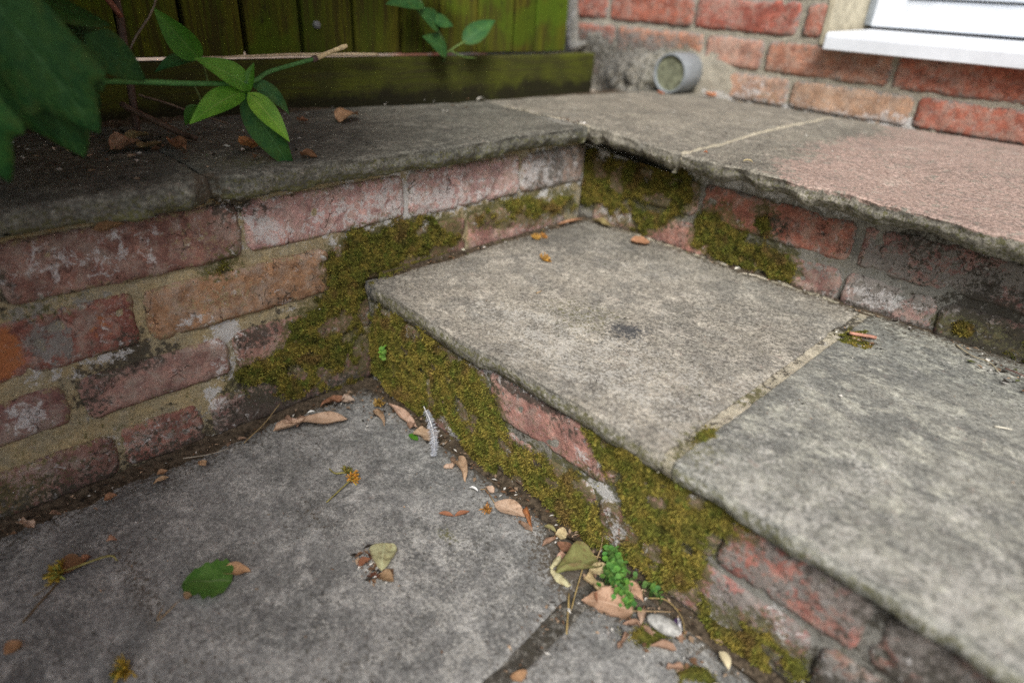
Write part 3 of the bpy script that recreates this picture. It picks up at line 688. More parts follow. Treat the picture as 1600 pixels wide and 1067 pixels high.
patio = mk('patio', *box(.0, 2.4, -2.6, .02, -.045, -.012), M['soil'], smooth=False)
prop(patio, kind='structure')
def k_floor(x, y, dz):
    edge = np.exp(-np.maximum(x, 0)/.022)+np.exp(-np.maximum(-y-.008, 0)/.013)*.95
    corner = blob(x, y, .43, -.03, .07, .05)*.75+blob(x, y, .475, -.02, .07, .035)*.7
    dark = sstep(.075, .01, x+.03*fbm(x, y, 3, .05, 3, 61))*.5
    smear = blob(x, y, .17, -.36, .085, .018)*.75
    return st(x, dirt=edge*.85+corner+smear*.6+.5*np.exp(-np.abs(x-np.interp(y, [-1, -.18, 0], [.498, .467, .4545]))/.014)+np.maximum(fbm(x, y, 6, .1, 4, 41)-.2, 0)*.6, dark=dark+np.maximum(fbm(x, y, 4, .09, 4, 39), 0)*.75, pale=np.maximum(fbm(x, y, 2, .08, 4, 38), 0)*.7+blob(x, y, .36, -.16, .16, .12)*.4+blob(x, y, .62, -.12, .1, .08)*.5, algae=blob(x, y, .31, -.10, .02, .01)*.6)
slab('paving_slab', .004, [(-1, .49), (-.18, .459), (0, .447)], -1.0, -.006, 0, .045, M['floor'], patio, k_floor, 11, rag=(.002, .005, .003, .003), res=.0045, rnd=.005, aniso=(1, 1.2))
slab('paving_slab', [(-1, .506), (-.18, .475), (0, .462)], 1.25, -1.0, -.006, -.002, .045, M['floor'], patio, k_floor, 12, rag=(.005, .002, .003, .003), res=.0055, rnd=.005)
k_dirt = lambda x, y: (np.stack([0*x, .15+0*x, .80+.25*fbm(x, y, 0, .03, 3, 4)], 1), np.zeros((len(x), 3)))
strip('joint_mortar', (.4985, -1.0), (.4690, -.19), .022, -.0022, M['mortar_grey'], patio, 55, k_dirt)
strip('joint_mortar', (.4690, -.19), (.4545, -.010), .021, -.0018, M['mortar_grey'], patio, 56, k_dirt)
for k, (xa, xb, ya, yb) in enumerate([(.004, .62, -1.62, -1.012), (.632, 1.25, -1.62, -1.012), (1.262, 1.9, -.80, -.006), (1.262, 1.9, -1.62, -.812)]):
    slab('paving_slab', xa, xb, ya, yb, -.001, .045, M['floor'], patio, k_floor, 13+k, res=.02)

# ------------------------------------------------------------------ left retaining wall
def halo(u, v, polys):
    m = np.full(np.shape(u), -1.0)
    for p in polys: m = np.maximum(m, polydist(u, v, p))
    return .68*sstep(-.020, .002, m+.008*fbm(u, v, 3, .02, 3, 14))
def k_left(u, z):
    low = sstep(.05, -.005, z+.02*fbm(u, z, 3., .05))
    return dict(
        white=np.maximum(fbm(u, z, 9, .05, 3, 99)-.12, 0)*.8+blob(u, z, -.112, .250, .030, .020)*.95+blob(u, z, -.128, .268, .014, .014)*.9+blob(u, z, -.387, .113, .024, .024)*1.0+blob(u, z, -.185, .140, .03, .022)*.85+blob(u, z, .05, .280, .012, .009)*1.0
              +blob(u, z, .318, .262, .028, .026)*.85+blob(u, z, .10, .25, .16, .035)*.5+sstep(-.16, -.02, u)*sstep(.20, .24, z)*.22+blob(u, z, -.30, .265, .11, .03)*.42+blob(u, z, -.215, .168, .03, .010)*.8
              +blob(u, z, -.30, .150, .03, .01)*.55+blob(u, z, -.19, .10, .02, .03)*.7+blob(u, z, -.21, .055, .015, .03)*.7+blob(u, z, .20, .236, .12, .012)*.4,
        algae=halo(u, z, MOSS_LEFT)+sstep(.15, .02, z)*.30*sstep(-.05, -.35, u)+blob(u, z, -.35, .222, .05, .02)*.4+blob(u, z, -.44, .02, .08, .04)*.55+sstep(-.1, .1, u)*.18,
        dirt=np.maximum(fbm(u, z, 7, .055, 3, 98)-.12, 0)*.95+low*.95+blob(u, z, -.28, .140, .06, .02)*.8+blob(u, z, -.15, .125, .035, .022)*.85+blob(u, z, .37, .255, .05, .04)*.45+blob(u, z, -.375, .25, .02, .03)*.7
             +blob(u, z, -.15, .05, .07, .05)*.62+blob(u, z, -.02, .17, .03, .03)*.5+blob(u, z, -.155, .292, .03, .016)*.7,
        orange=blob(u, z, -.397, .185, .035, .035)*1.3+blob(u, z, -.30, .19, .02, .02)*.3,
        crust=blob(u, z, -.350, .185, .03, .03)*.9+blob(u, z, .35, .26, .06, .04)*.55+blob(u, z, -.25, .04, .12, .03)*.35+blob(u, z, -.34, .222, .07, .013)*.6+sstep(.25, .4, u)*.4,
        ochre=blob(u, z, -.185, .185, .075, .02)*.42+sstep(.283, .299, z)*.55+blob(u, z, -.19, .26, .05, .03)*.3)
retain = empty('retaining_wall', (0, -.2, 0), 'low old brick wall under a rough stone ledge, running from the left edge to the fence corner', 'wall')
mortar(W_LEFT, -1.0, .455, -.03, .3105, M['mortar_ochre'], retain, k_left, 3, recess=.0045, res=.0035)
PK, DR, OR, LI = (.50, .325, .285), (.235, .128, .098), (.34, .205, .12), (.35, .24, .205)
for k, (a, b, c, d, col) in enumerate([
    (-.60, -.381, .233, .288, DR), (-.370, -.151, .232, .289, (.25, .145, .115)), (-.140, .074, .233, .289, PK), (.086, .291, .233, .290, (.52, .345, .30)), (.302, .45, .233, .289, LI),
    (-.70, -.492, .159, .213, DR), (-.480, -.273, .158, .214, (.25, .112, .085)), (-.259, -.045, .158, .213, OR), (-.034, .185, .159, .212, (.33, .17, .14)), (.196, .41, .158, .212, (.36, .19, .17)),
    (-.57, -.353, .090, .134, (.21, .115, .10)), (-.336, -.186, .089, .134, (.32, .19, .155)), (-.174, .04, .089, .133, (.31, .17, .15)),
    (-.53, -.325, .008, .058, (.22, .115, .10)), (-.312, -.228, .010, .059, (.28, .135, .11)), (-.215, .01, .008, .058, (.23, .13, .115))]):
    brick(W_LEFT, a, b, c, d, col, retain, k_left, 100+k, proud=[.0, .001, -.0004, .0012][k % 4], smear='ochre')
def k_ledge(x, y, dz):
    return st(x, dark=np.maximum(fbm(x, y, 4, .07, 4, 29), 0)*.5+.22, algae=(dz < -.006)*.28+blob(x, y, -.02, -.12, .05, .05)*.4+(dz < -.02)*.3, pale=blob(x, y, -.02, .395, .05, .025)*.9, dirt=blob(x, y, .02, -.183, .03, .02)*.8)
LB = [(-.8, -.300), (-.2, -.303), (.05, -.280), (.42, -.232), (.66, -.199), (.95, -.165)]
slab('coping_slab', LB, [(-.8, .04), (-.36, .038), (-.205, .034), (-.19, .020), (-.18, .012)], -.85, -.1815, .330, .0245, M['ledge'], retain, k_ledge, 31, rag=(.003, .007, .002, .005), res=.005, rnd=.006, relief=1.3, zr=.22)
slab('coping_slab', LB, [(-.18, .012), (-.172, .022), (-.160, .031), (.1, .036), (.41, .032)], -.1795, [(-.3, .424), (-.01, .413), (.05, .408)], .331, .0235, M['ledge'], retain, k_ledge, 32, rag=(.003, .007, .005, .002), res=.0045, rnd=.006, relief=1.3, zr=.28)

# ------------------------------------------------------------------ lower step
def k_low(u, z):
    return dict(
        white=np.maximum(fbm(u, z, 5, .05, 3, 93)-.1, 0)*.7+blob(u, z, .23, .138, .05, .02)*.7+blob(u, z, .185, .02, .03, .04)*.75+sstep(.129, .138, z)*.85*sstep(.15, .2, u)*sstep(.6, .5, u)+blob(u, z, .42, .072, .025, .012)*.9+blob(u, z, .06, .0, .07, .018)*.7+blob(u, z, .45, .035, .012, .02)*.5,
        algae=halo(u, z, MOSS_RISER)+.12+sstep(.137, .15, z)*.35,
        dirt=np.maximum(fbm(u, z, 7, .05, 3, 94)-.15, 0)*.9+sstep(.55, .60, u)*(.30+.8*fbm(u, z, 8, .035, 3, 191))+sstep(.014, -.004, z)*.9+blob(u, z, .33, .132, .05, .008)*.9+blob(u, z, .375, .118, .04, .012)*.55+sstep(.60, .66, u)*(.22+.8*fbm(u, z, 8, .04, 3, 193))+blob(u, z, .29, .128, .03, .006)*.9,
        orange=blob(u, z, .455, .032, .02, .03)*.5,
        crust=sstep(.53, .56, u)*(.68+.9*fbm(u, z, 5, .04, 3, 91))-sstep(.68, .74, u)*.25+np.maximum(fbm(u, z, 5, .06, 3, 92), 0)*.5,
        ochre=0)
low = empty('lower_step', (.5, .2, 0), 'mossy brick step with two worn sandstone treads, between patio and upper step', 'step')
mortar(W_LOW, .002, 1.15, -.03, .1535, M['mortar_grey'], low, k_low, 5, recess=.0042, res=.0035)
RD = (.36, .155, .115)
for k, (a, b, c, d, col) in enumerate([
    (.02, .243, .082, .131, (.33, .18, .15)), (.253, .432, .082, .133, (.41, .225, .185)), (.444, .545, .080, .131, (.35, .19, .155)), (.553, .668, .078, .131, (.35, .145, .115)), (.682, .89, .078, .131, (.22, .105, .08)), (.90, 1.11, .08, .131, (.24, .12, .09)),
    (.03, .182, .006, .066, (.30, .17, .14)), (.192, .412, .006, .067, (.37, .21, .18)), (.424, .64, .005, .065, (.30, .16, .13)), (.652, .86, .005, .066, (.20, .105, .085)), (.87, 1.1, .006, .066, (.23, .12, .1))]):
    brick(W_LOW, a, b, c, d, col, low, k_low, 200+k, proud=[.0005, -.0008, .001][k % 3])
def k_tread(x, y, dz):
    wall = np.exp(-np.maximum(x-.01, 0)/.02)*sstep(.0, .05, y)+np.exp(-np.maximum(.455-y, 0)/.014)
    nz = fbm(x, y, 0, .02, 4, 3)
    return st(x, spot=np.clip(blob(x, y, .324, .167, .034, .036)*(.62+.9*nz), 0, 1)*.9+blob(x, y, .326, .168, .008, .008)+blob(x, y, .335, .13, .05, .05)*.22+blob(x, y, .02, .0, .02, .03)*.6, dirt=wall*.7, algae=wall*.35+(dz < -.006)*.5+(blob(x, y, .492, .04, .015, .05)*.5+blob(x, y, .28, .15, .1, .06)*.35),
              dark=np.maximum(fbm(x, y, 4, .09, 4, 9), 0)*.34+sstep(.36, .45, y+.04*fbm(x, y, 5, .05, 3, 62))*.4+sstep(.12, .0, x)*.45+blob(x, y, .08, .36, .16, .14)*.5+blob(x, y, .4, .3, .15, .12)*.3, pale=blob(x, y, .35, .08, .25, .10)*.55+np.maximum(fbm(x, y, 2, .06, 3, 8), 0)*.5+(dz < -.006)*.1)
slab('tread_slab', .013, .4850, [(0, .002), (.18, -.004), (.3, -.002), (.5, -.005)], .4605, .165, .0225, M['tread'], low, k_tread, 41, rag=(.002, .0012, .0030, .002), res=.0042, rnd=.002, zr=.26, under=.003)
def k_tread2(x, y, dz):
    return st(x, algae=(dz < -.006)*.45+blob(x, y, .515, .37, .03, .03)*.5+blob(x, y, .505, .02, .03, .03)*.4, dirt=np.exp(-np.maximum(.455-y, 0)/.02)*.7+blob(x, y, .515, .37, .025, .03)*.7, pale=sstep(.2, -.02, y)*.5+np.maximum(fbm(x, y, 2, .06, 3, 18), 0)*.6, dark=np.maximum(fbm(x, y*1.6, 4, .08, 4, 19), 0)*.45+sstep(.34, .45, y+.05*fbm(x, y, 5, .05, 3, 63))*.4+blob(x, y, .85, .2, .2, .15)*.4)
slab('tread_slab', [(0, .4990), (.46, .5000)], 1.15, [(.5, -.006), (.62, -.010), (.75, -.013), (1.2, -.02)], .4605, .1660, .0225, M['tread2'], low, k_tread2, 42, rag=(.0012, .002, .0030, .002), res=.0042, rnd=.0025, relief=1.4, zr=.24, under=.003, aniso=(.8, 1.7))
def k_joint(x, y):
    al = blob(x, y, .492, .03, .03, .045)*.7+blob(x, y, .49, .15, .03, .04)*.65+blob(x, y, .49, .37, .03, .04)*.5
    return np.stack([.1+0*x, np.clip(al, 0, 1), np.clip(blob(x, y, .49, .41, .02, .05)*.6+.16+.8*fbm(x, y, 2, .012, 3, 6)+.40*sstep(.005, .009, np.abs(x-.4925)), 0, 1)], 1), np.zeros((len(x), 3))
strip('joint_mortar', (.4928, -.0035), (.4925, .458), .0190, .1632, M['mortar_joint'], low, 51, k_joint, ht=.018)
strip('joint_mortar', (.08, .460), (1.14, .460), .007, .1655, M['mortar_joint'], low, 52, lambda x, y: (np.stack([0*x, .3+0*x, .45+.3*fbm(x, y, 0, .03)], 1), np.zeros((len(x), 3))), ht=.02)

# ------------------------------------------------------------------ upper step
def k_up(u, z):
    return dict(
        white=blob(u, z, .5, .187, .07, .016)*.8+blob(u, z, .03, .285, .04, .02)*.5+blob(u, z, .06, .18, .05, .02)*.5+sstep(.268, .285, z)*.55*sstep(.5, .4, u),
        algae=halo(u, z, MOSS_UPPER)+.1+blob(u, z, .62, .18, .08, .03)*.5,
        dirt=np.maximum(fbm(u, z, 7, .05, 3, 97)-.1, 0)*.9+sstep(.176, .162, z)*.8+blob(u, z, .34, .245, .04, .02)*.5+blob(u, z, .60, .215, .05, .02)*.6+sstep(.45, .55, u)*(.34+.6*fbm(u, z, 8, .04, 3, 192))+blob(u, z, .49, .27, .05, .02)*.3,
        crust=sstep(.45, .48, u)*(.72+.9*fbm(u, z, 5, .045, 3, 95))+np.maximum(fbm(u, z, 5, .06, 3, 96), 0)*.4+blob(u, z, .4, .2, .2, .018)*.5,
        ochre=0, orange=0)
up = empty('upper_step', (.4, .7, .165), 'upper mossy brick step topped with rough-edged flags, below the white window sill', 'step')
mortar(W_UP, -.02, 1.2, .10, .3135, M['mortar_grey'], up, k_up, 6, recess=.0040, res=.0035)
for k, (a, b, c, d, col) in enumerate([
    (.005, .215, .222, .272, (.34, .19, .155)), (.226, .446, .221, .272, (.37, .155, .115)), (.460, .675, .221, .273, (.30, .165, .145)), (.687, .90, .222, .272, (.28, .14, .12)), (.91, 1.12, .222, .272, (.3, .15, .12)),
    (.02, .115, .160, .207, (.33, .19, .16)), (.126, .335, .160, .206, (.34, .19, .15)), (.455, .562, .160, .207, (.38, .24, .21)), (.345, .446, .158, .206, (.28, .17, .14)), (.572, .785, .159, .206, (.27, .15, .13)), (.80, 1.0, .160, .206, (.26, .15, .13))]):
    brick(W_UP, a, b, c, d, col, up, k_up, 300+k, proud=[.001, .0, -.0008][k % 3])
def k_upper(x, y, dz):
    pk = sstep(.27, .37, x+.05*fbm(x, y, 0, .09, 3, 5)-.04*sstep(.5, .40, y))
    pk = pk*(dz > -.015)
    return st(x, pink=pk, algae=(dz < -.016)*.3, dark=(dz < -.015)*.45+blob(x, y, .30, .55, .05, .2)*.45+blob(x, y, .33, .80, .09, .12)*.5+blob(x, y, .28, .42, .10, .05)*.5+blob(x, y, .55, .62, .3, .05)*.28, pale=sstep(.75, .95, y)*.2+blob(x, y, .1, .6, .2, .2)*.15, dirt=np.exp(-np.maximum(.94-y, 0)/.012)*.4)
tilt = lambda x, y: -.010*sstep(.75, .40, y)*sstep(.0, .25, x)
slab('tread_slab', LB, [(.4, .203), (.95, .203)], [(-.3, .430), (-.01, .420), (.03, .420), (.06, .418), (.2, .408)], .945, .331, .0225, M['upper'], up, k_upper, 61, rag=(.003, .003, .006, .002), res=.005, rnd=.006, zfn=tilt, zr=.40, under=.006)
slab('tread_slab', [(.4, .212), (.95, .212)], 1.2, [(.21, .404), (.4, .392), (.62, .384), (1.2, .37)], .945, .332, .0235, M['upper'], up, k_upper, 62, rag=(.003, .002, .0075, .002), res=.005, rnd=.007, zfn=tilt, relief=1.3, zr=.44, under=.006)
strip('joint_mortar', (.2075, .415), (.2075, .94), .011, .3300, M['mortar_joint'], up, 53, None, ht=.02, zf=tilt)
strip('joint_mortar', (-.215, .427), (.028, .4145), .007, .3290, M['mortar_joint'], up, 54, lambda x, y: (np.stack([0*x, .2+0*x, .5-.4*sstep(-.1, 0, x)], 1), np.zeros((len(x), 3))), ht=.02)
# rubble core that carries the flags
mk('core', *box(.03, 1.14, .05, .56, -.03, .1395), M['mortar_grey'], low, {}, smooth=False)
mk('core', *box(-.19, 1.18, .56, .93, -.03, .300), M['mortar_grey'], up, {}, smooth=False)
mk('core', *box(-.27, -.115, -.9, .4, -.03, .2985), M['mortar_grey'], retain, {}, smooth=False)

# ------------------------------------------------------------------ house wall with window
house = empty('house', (.1, .95, 0), 'red brick house wall with the white window, behind the upper step', 'house')
def k_house(u, z):
    return dict(
        white=sstep(.352, .335, z)*sstep(-.11, -.07, u)*sstep(.36, .33, u)*.72+blob(u, z, .03, .36, .05, .025)*.6+blob(u, z, .31, .34, .04, .02)*.5,
        crust=sstep(-.10, -.2, u)*sstep(.46, .42, z)*.7,
        algae=sstep(-.10, -.15, u)*sstep(.45, .40, z)*.4+blob(u, z, .06, .345, .06, .02)*.3,
        dirt=sstep(-.13, -.3, u)*sstep(.47, .40, z)*.6+blob(u, z, .35, .34, .02, .03)*.3, ochre=0, orange=blob(u, z, .42, .42, .1, .02)*.12)
def lump(u, z):
    m = sstep(-.055, -.10, u)*sstep(.45, .385, z+.04*fbm(u, z, 0, .05, 3, 81))
    big = blob(u, z, -.25, .335, .12, .072)
    return m*(.006+.010*np.maximum(fbm(u, z, 4, .03, 4, 77), -.3))+big*(.050+.030*fbm(u, z, 4, .022, 4, 78)+.016*np.maximum(fbm(u, z, 4, .05, 2, 80), -.2))+blob(u, z, -.070, .352, .062, .060)*.012*(1+.6*fbm(u, z, 1, .025, 3, 79))
mortar(W_HOUSE, -.80, .148, .27, .62, M['mortar_house'], house, k_house, 7, recess=.003, res=.006, depth=.05, extra=lump)
mortar(W_HOUSE, .149, 1.25, .27, .4505, M['mortar_house'], house, k_house, 8, recess=.003, res=.006, depth=.05)
HR, HO, HP = (.36, .128, .085), (.40, .205, .13), (.42, .26, .185)
hb = []
for (z0, z1, js, cols) in [
    (.333, .383, [-.80, -.56, -.327, -.090, .105, .338, .572, .81, 1.04, 1.25], [HR, HR, HP, HP, HP, HR, HR, HR, HR]),
    (.394, .449, [-.80, -.58, -.345, -.105, .036, .285, .515, .75, .985, 1.22], [HR, HR, HO, HP, HO, HR, HR, HR, HR]),
    (.463, .519, [-.80, -.61, -.375, -.142, .094], [HR, HR, HR, HR]),
    (.530, .586, [-.80, -.72, -.485, -.25, -.015, .142], [HR, HO, HR, HR, HO])]:
    for k in range(len(js)-1): hb.append((js[k]+.0055, js[k+1]-.0055, z0, z1, cols[k]))
hb.append((.104, .1385, .463, .519, (.40, .17, .12)))
for k, (a, b, c, d, col) in enumerate(hb):
    brick(W_HOUSE, a, b, c, d, col, house, k_house, 400+k, proud=.001, res=.006, worn=.8)
wall_bits = [box(-4, .142, .957, 1.25, -.04, 5.2), box(.142, 1.36, .957, 1.25, -.04, .449), box(1.36, 5, .953, 1.25, -.04, 5.2), box(.142, 1.36, .953, 1.25, 1.62, 5.2), box(-4, .1395, .950, .957, .625, 5.2), box(-4, -.801, .950, .957, -.04, .625), box(1.25, 1.36, .9515, .957, -.04, .449)]
v, f = join(wall_bits)
mk('wall', v, f, M['farbrick'], house, smooth=False)
mk('reveal', *box(.1405, .1515, .9470, 1.19, .4515, 1.62, .001), M['render'], house, smooth=False)
mk('back_wall', *box(-4, 5, 1.9, 2.0, 0, 5.2), M['render'], house, smooth=False)
mk('sealant', *box(.1512, .1648, 1.1165, 1.13, .4872, 1.60, .002), M['pvc_old'], house, smooth=False)
win = mk('window', *join([box(.164, .222, 1.12, 1.18, .4865, 1.60, .002), box(.222, 1.29, 1.1205, 1.18, .4865, .537, .002), box(1.29, 1.348, 1.12, 1.18, .4865, 1.60, .002), box(.222, 1.29, 1.1205, 1.18, 1.55, 1.60, .002)]), M['pvc'], house, smooth=False)
mk('sash', *join([box(.2245, .28, 1.112, 1.165, .5405, 1.547, .003), box(.28, 1.235, 1.1125, 1.165, .5405, .595, .003), box(1.235, 1.2875, 1.112, 1.165, .5405, 1.547, .003), box(.28, 1.235, 1.1125, 1.165, 1.492, 1.547, .003)]), M['pvc'], win, smooth=False)
mk('gap_shade', *box(.20, 1.31, 1.124, 1.17, .480, .4875), M['gap'], win, smooth=False)  # dark strip painted in for the shade in the slit between frame and sill
mk('pane', *box(.281, 1.234, 1.135, 1.14, .596, 1.491), M['glass'], win, smooth=False)
# sill: a folded nosing, rounded at its upper edge
prof = [(1.15, .4815), (.925, .4765), (.918, .4755), (.9135, .472), (.912, .467), (.912, .4475), (.9145, .446), (.9325, .446), (.9335, .4515), (1.15, .4525)]
xs = [.1625, .1640, .1665, 1.3535, 1.3560, 1.3575]; ins = [.003, .0008, 0, 0, .0008, .003]
c = np.mean(np.array(prof), 0); V = []
for x, i in zip(xs, ins):
    for (y, z) in prof:
        d = np.array((y, z))-c; L = np.linalg.norm(d); q = c+d*(1-i/L); V.append((x, q[0], q[1]))
n = len(prof); F = [[a*n+b, (a+1)*n+b, (a+1)*n+(b+1) % n, a*n+(b+1) % n] for a in range(len(xs)-1) for b in range(n)]
F += [list(range(n)), list(range((len(xs)-1)*n, len(xs)*n))[::-1]]
mk('sill', V, F, M['pvc'], win, smooth=False)
# cement smear that runs down the wall beside the fence end
pth = smoothpath([(-.50, .944, .75), (-.497, .943, .6), (-.488, .940, .50), (-.478, .938, .435), (-.470, .937, .40), (-.458, .935, .378)], 26)
rr = .017+.007*fbm(pth[:, 2]*1.0, pth[:, 0], 0, .03, 3, 5); rr[-4:] *= np.array([1.1, 1.0, .7, .3])
v, f = tube(pth, rr, 9); v[:, 1] = .945+(v[:, 1]-.945)*.5
v2, f2 = tube(smoothpath([(-.478, .938, .402), (-.455, .936, .396), (-.425, .937, .408)], 9), [.008, .011, .012, .012, .011, .010, .009, .006, .003], 8)
v, f = join([(v, f), (v2, f2)])
mk('mortar', v, f, M['mortar_house'], house, {'mask': np.tile([.15, .1, .15], (len(v), 1)), 'mask2': np.tile([0, .9, 0], (len(v), 1))})

# ------------------------------------------------------------------ pipe stub
pipe = empty('waste_pipe', (-.130, .90, .331), 'short white plastic pipe end with a mossy cap, mortared into the wall corner', 'pipe')
pc = np.array((-.132, .372)); rO, rI = .0405, .0355
V, F, K = [], [], 40
for (r, y) in [(rO-.002, .985), (rO, .985), (rO, .8735), (rO-.001, .872), (rI+.001, .872), (rI, .8735), (rI, .90)]:
    for q in range(K):
        t = 2*math.pi*q/K; V.append((pc[0]+r*math.cos(t), y, pc[1]+r*math.sin(t)))
for a in range(6):
    for q in range(K): F.append([a*K+q, a*K+(q+1) % K, (a+1)*K+(q+1) % K, (a+1)*K+q])
mk('collar', V, F, M['pvc_old'], pipe)
V, F = [(pc[0], .8765, pc[1])], []
for ri, r in enumerate(np.linspace(.004, rI-.0002, 8)):
    for q in range(K):
        t = 2*math.pi*q/K; x, z = pc[0]+r*math.cos(t), pc[1]+r*math.sin(t)
        V.append((x, .8775+.0016*float(fbm(x, z, 0, .012, 3, 9)), z))
for q in range(K): F.append([0, 1+q, 1+(q+1) % K])
for a in range(7):
    for q in range(K): F.append([1+a*K+q, 1+(a+1)*K+q, 1+(a+1)*K+(q+1) % K, 1+a*K+(q+1) % K])
mk('cap', V, F, M['pvc_cap'], pipe)

# ------------------------------------------------------------------ fence
fence = empty('fence', (-.30, 0, .30), 'algae-green wooden board fence with a bottom rail, behind the stone ledge', 'fence')
edges = [-1.40, -1.31, -1.22, -1.13, -1.04, -.95, -.86, -.77, -.68, -.59, -.50, -.41, -.32, -.232, -.144, -.066, .018, .107, .198, .291, .375, .466, .560, .620, .718]
rs = np.random.RandomState(4)
for k in range(len(edges)-1):
    g2 = .0028+.0012*rs.rand(); a, b = edges[k]+g2, edges[k+1]-g2; zb = .4065+.0016*rs.rand()-.004*sstep(0, .6, (a+b)/2)
    v, f = box(-.313, -.298+.002*rs.rand(), a, b, zb, 2.0+.004*rs.rand(), .0018)
    sh = rs.rand()*.35+.82
    mk('board', v, f, M['wood'], fence, smooth=False, color=(sh, sh*(.94+.12*rs.rand()), sh))
for k in range(len(edges)-2):  # back strips added behind the gaps to block light and keep them dark
    a, b = edges[k+1]-.03, edges[k+1]+.03
    v, f = box(-.345, -.334, a, b, .408+.003*rs.rand(), 1.98, .001)
    mk('board', v, f, M['wood'], fence, smooth=False, color=(.5, .5, .5))
for z in (.62, 1.2, 1.8):
    mk('batten', *box(-.3335, -.3135, -1.4, .72, z, z+.06, .002), M['wood'], fence, smooth=False, color=(.7, .7, .7))
n = 160; yy = np.linspace(-1.4, .80, n); pr = np.array([(-.305, .27), (-.286, .27), (-.2845, .272), (-.2845, .3995), (-.2865, .4022), (-.305, .4026)])
V = []; m = len(pr)
for y in yy:
    w = float(fbm(y, 0, 0, .2, 2, 6))*.0012
    for (x, z) in pr: V.append((x+w+.0007*float(fbm(y, z*4, 0, .03, 2, 8)), y, z+w-.004*float(sstep(.0, .8, y))*(z > .3)))
F = [[i*m+j, i*m+(j+1) % m, (i+1)*m+(j+1) % m, (i+1)*m+j] for i in range(n-1) for j in range(m)]
F += [list(range(m))[::-1], list(range((n-1)*m, n*m))]
mk('bottom_rail', V, F, M['rail'], fence, smooth=False)
V, F = [], []
for (r, x) in [(.0001, -.2895), (.004, -.290), (.0058, -.2925), (.0062, -.2965), (.0062, -.300)]:
    for q in range(12): t = q*math.pi/6; V.append((x, .132+r*math.cos(t), .449+r*math.sin(t)))
for a in range(4):
    for q in range(12): F.append([a*12+q, a*12+(q+1) % 12, (a+1)*12+(q+1) % 12, (a+1)*12+q])
mk('bolt', V, F, M['metal'], fence)

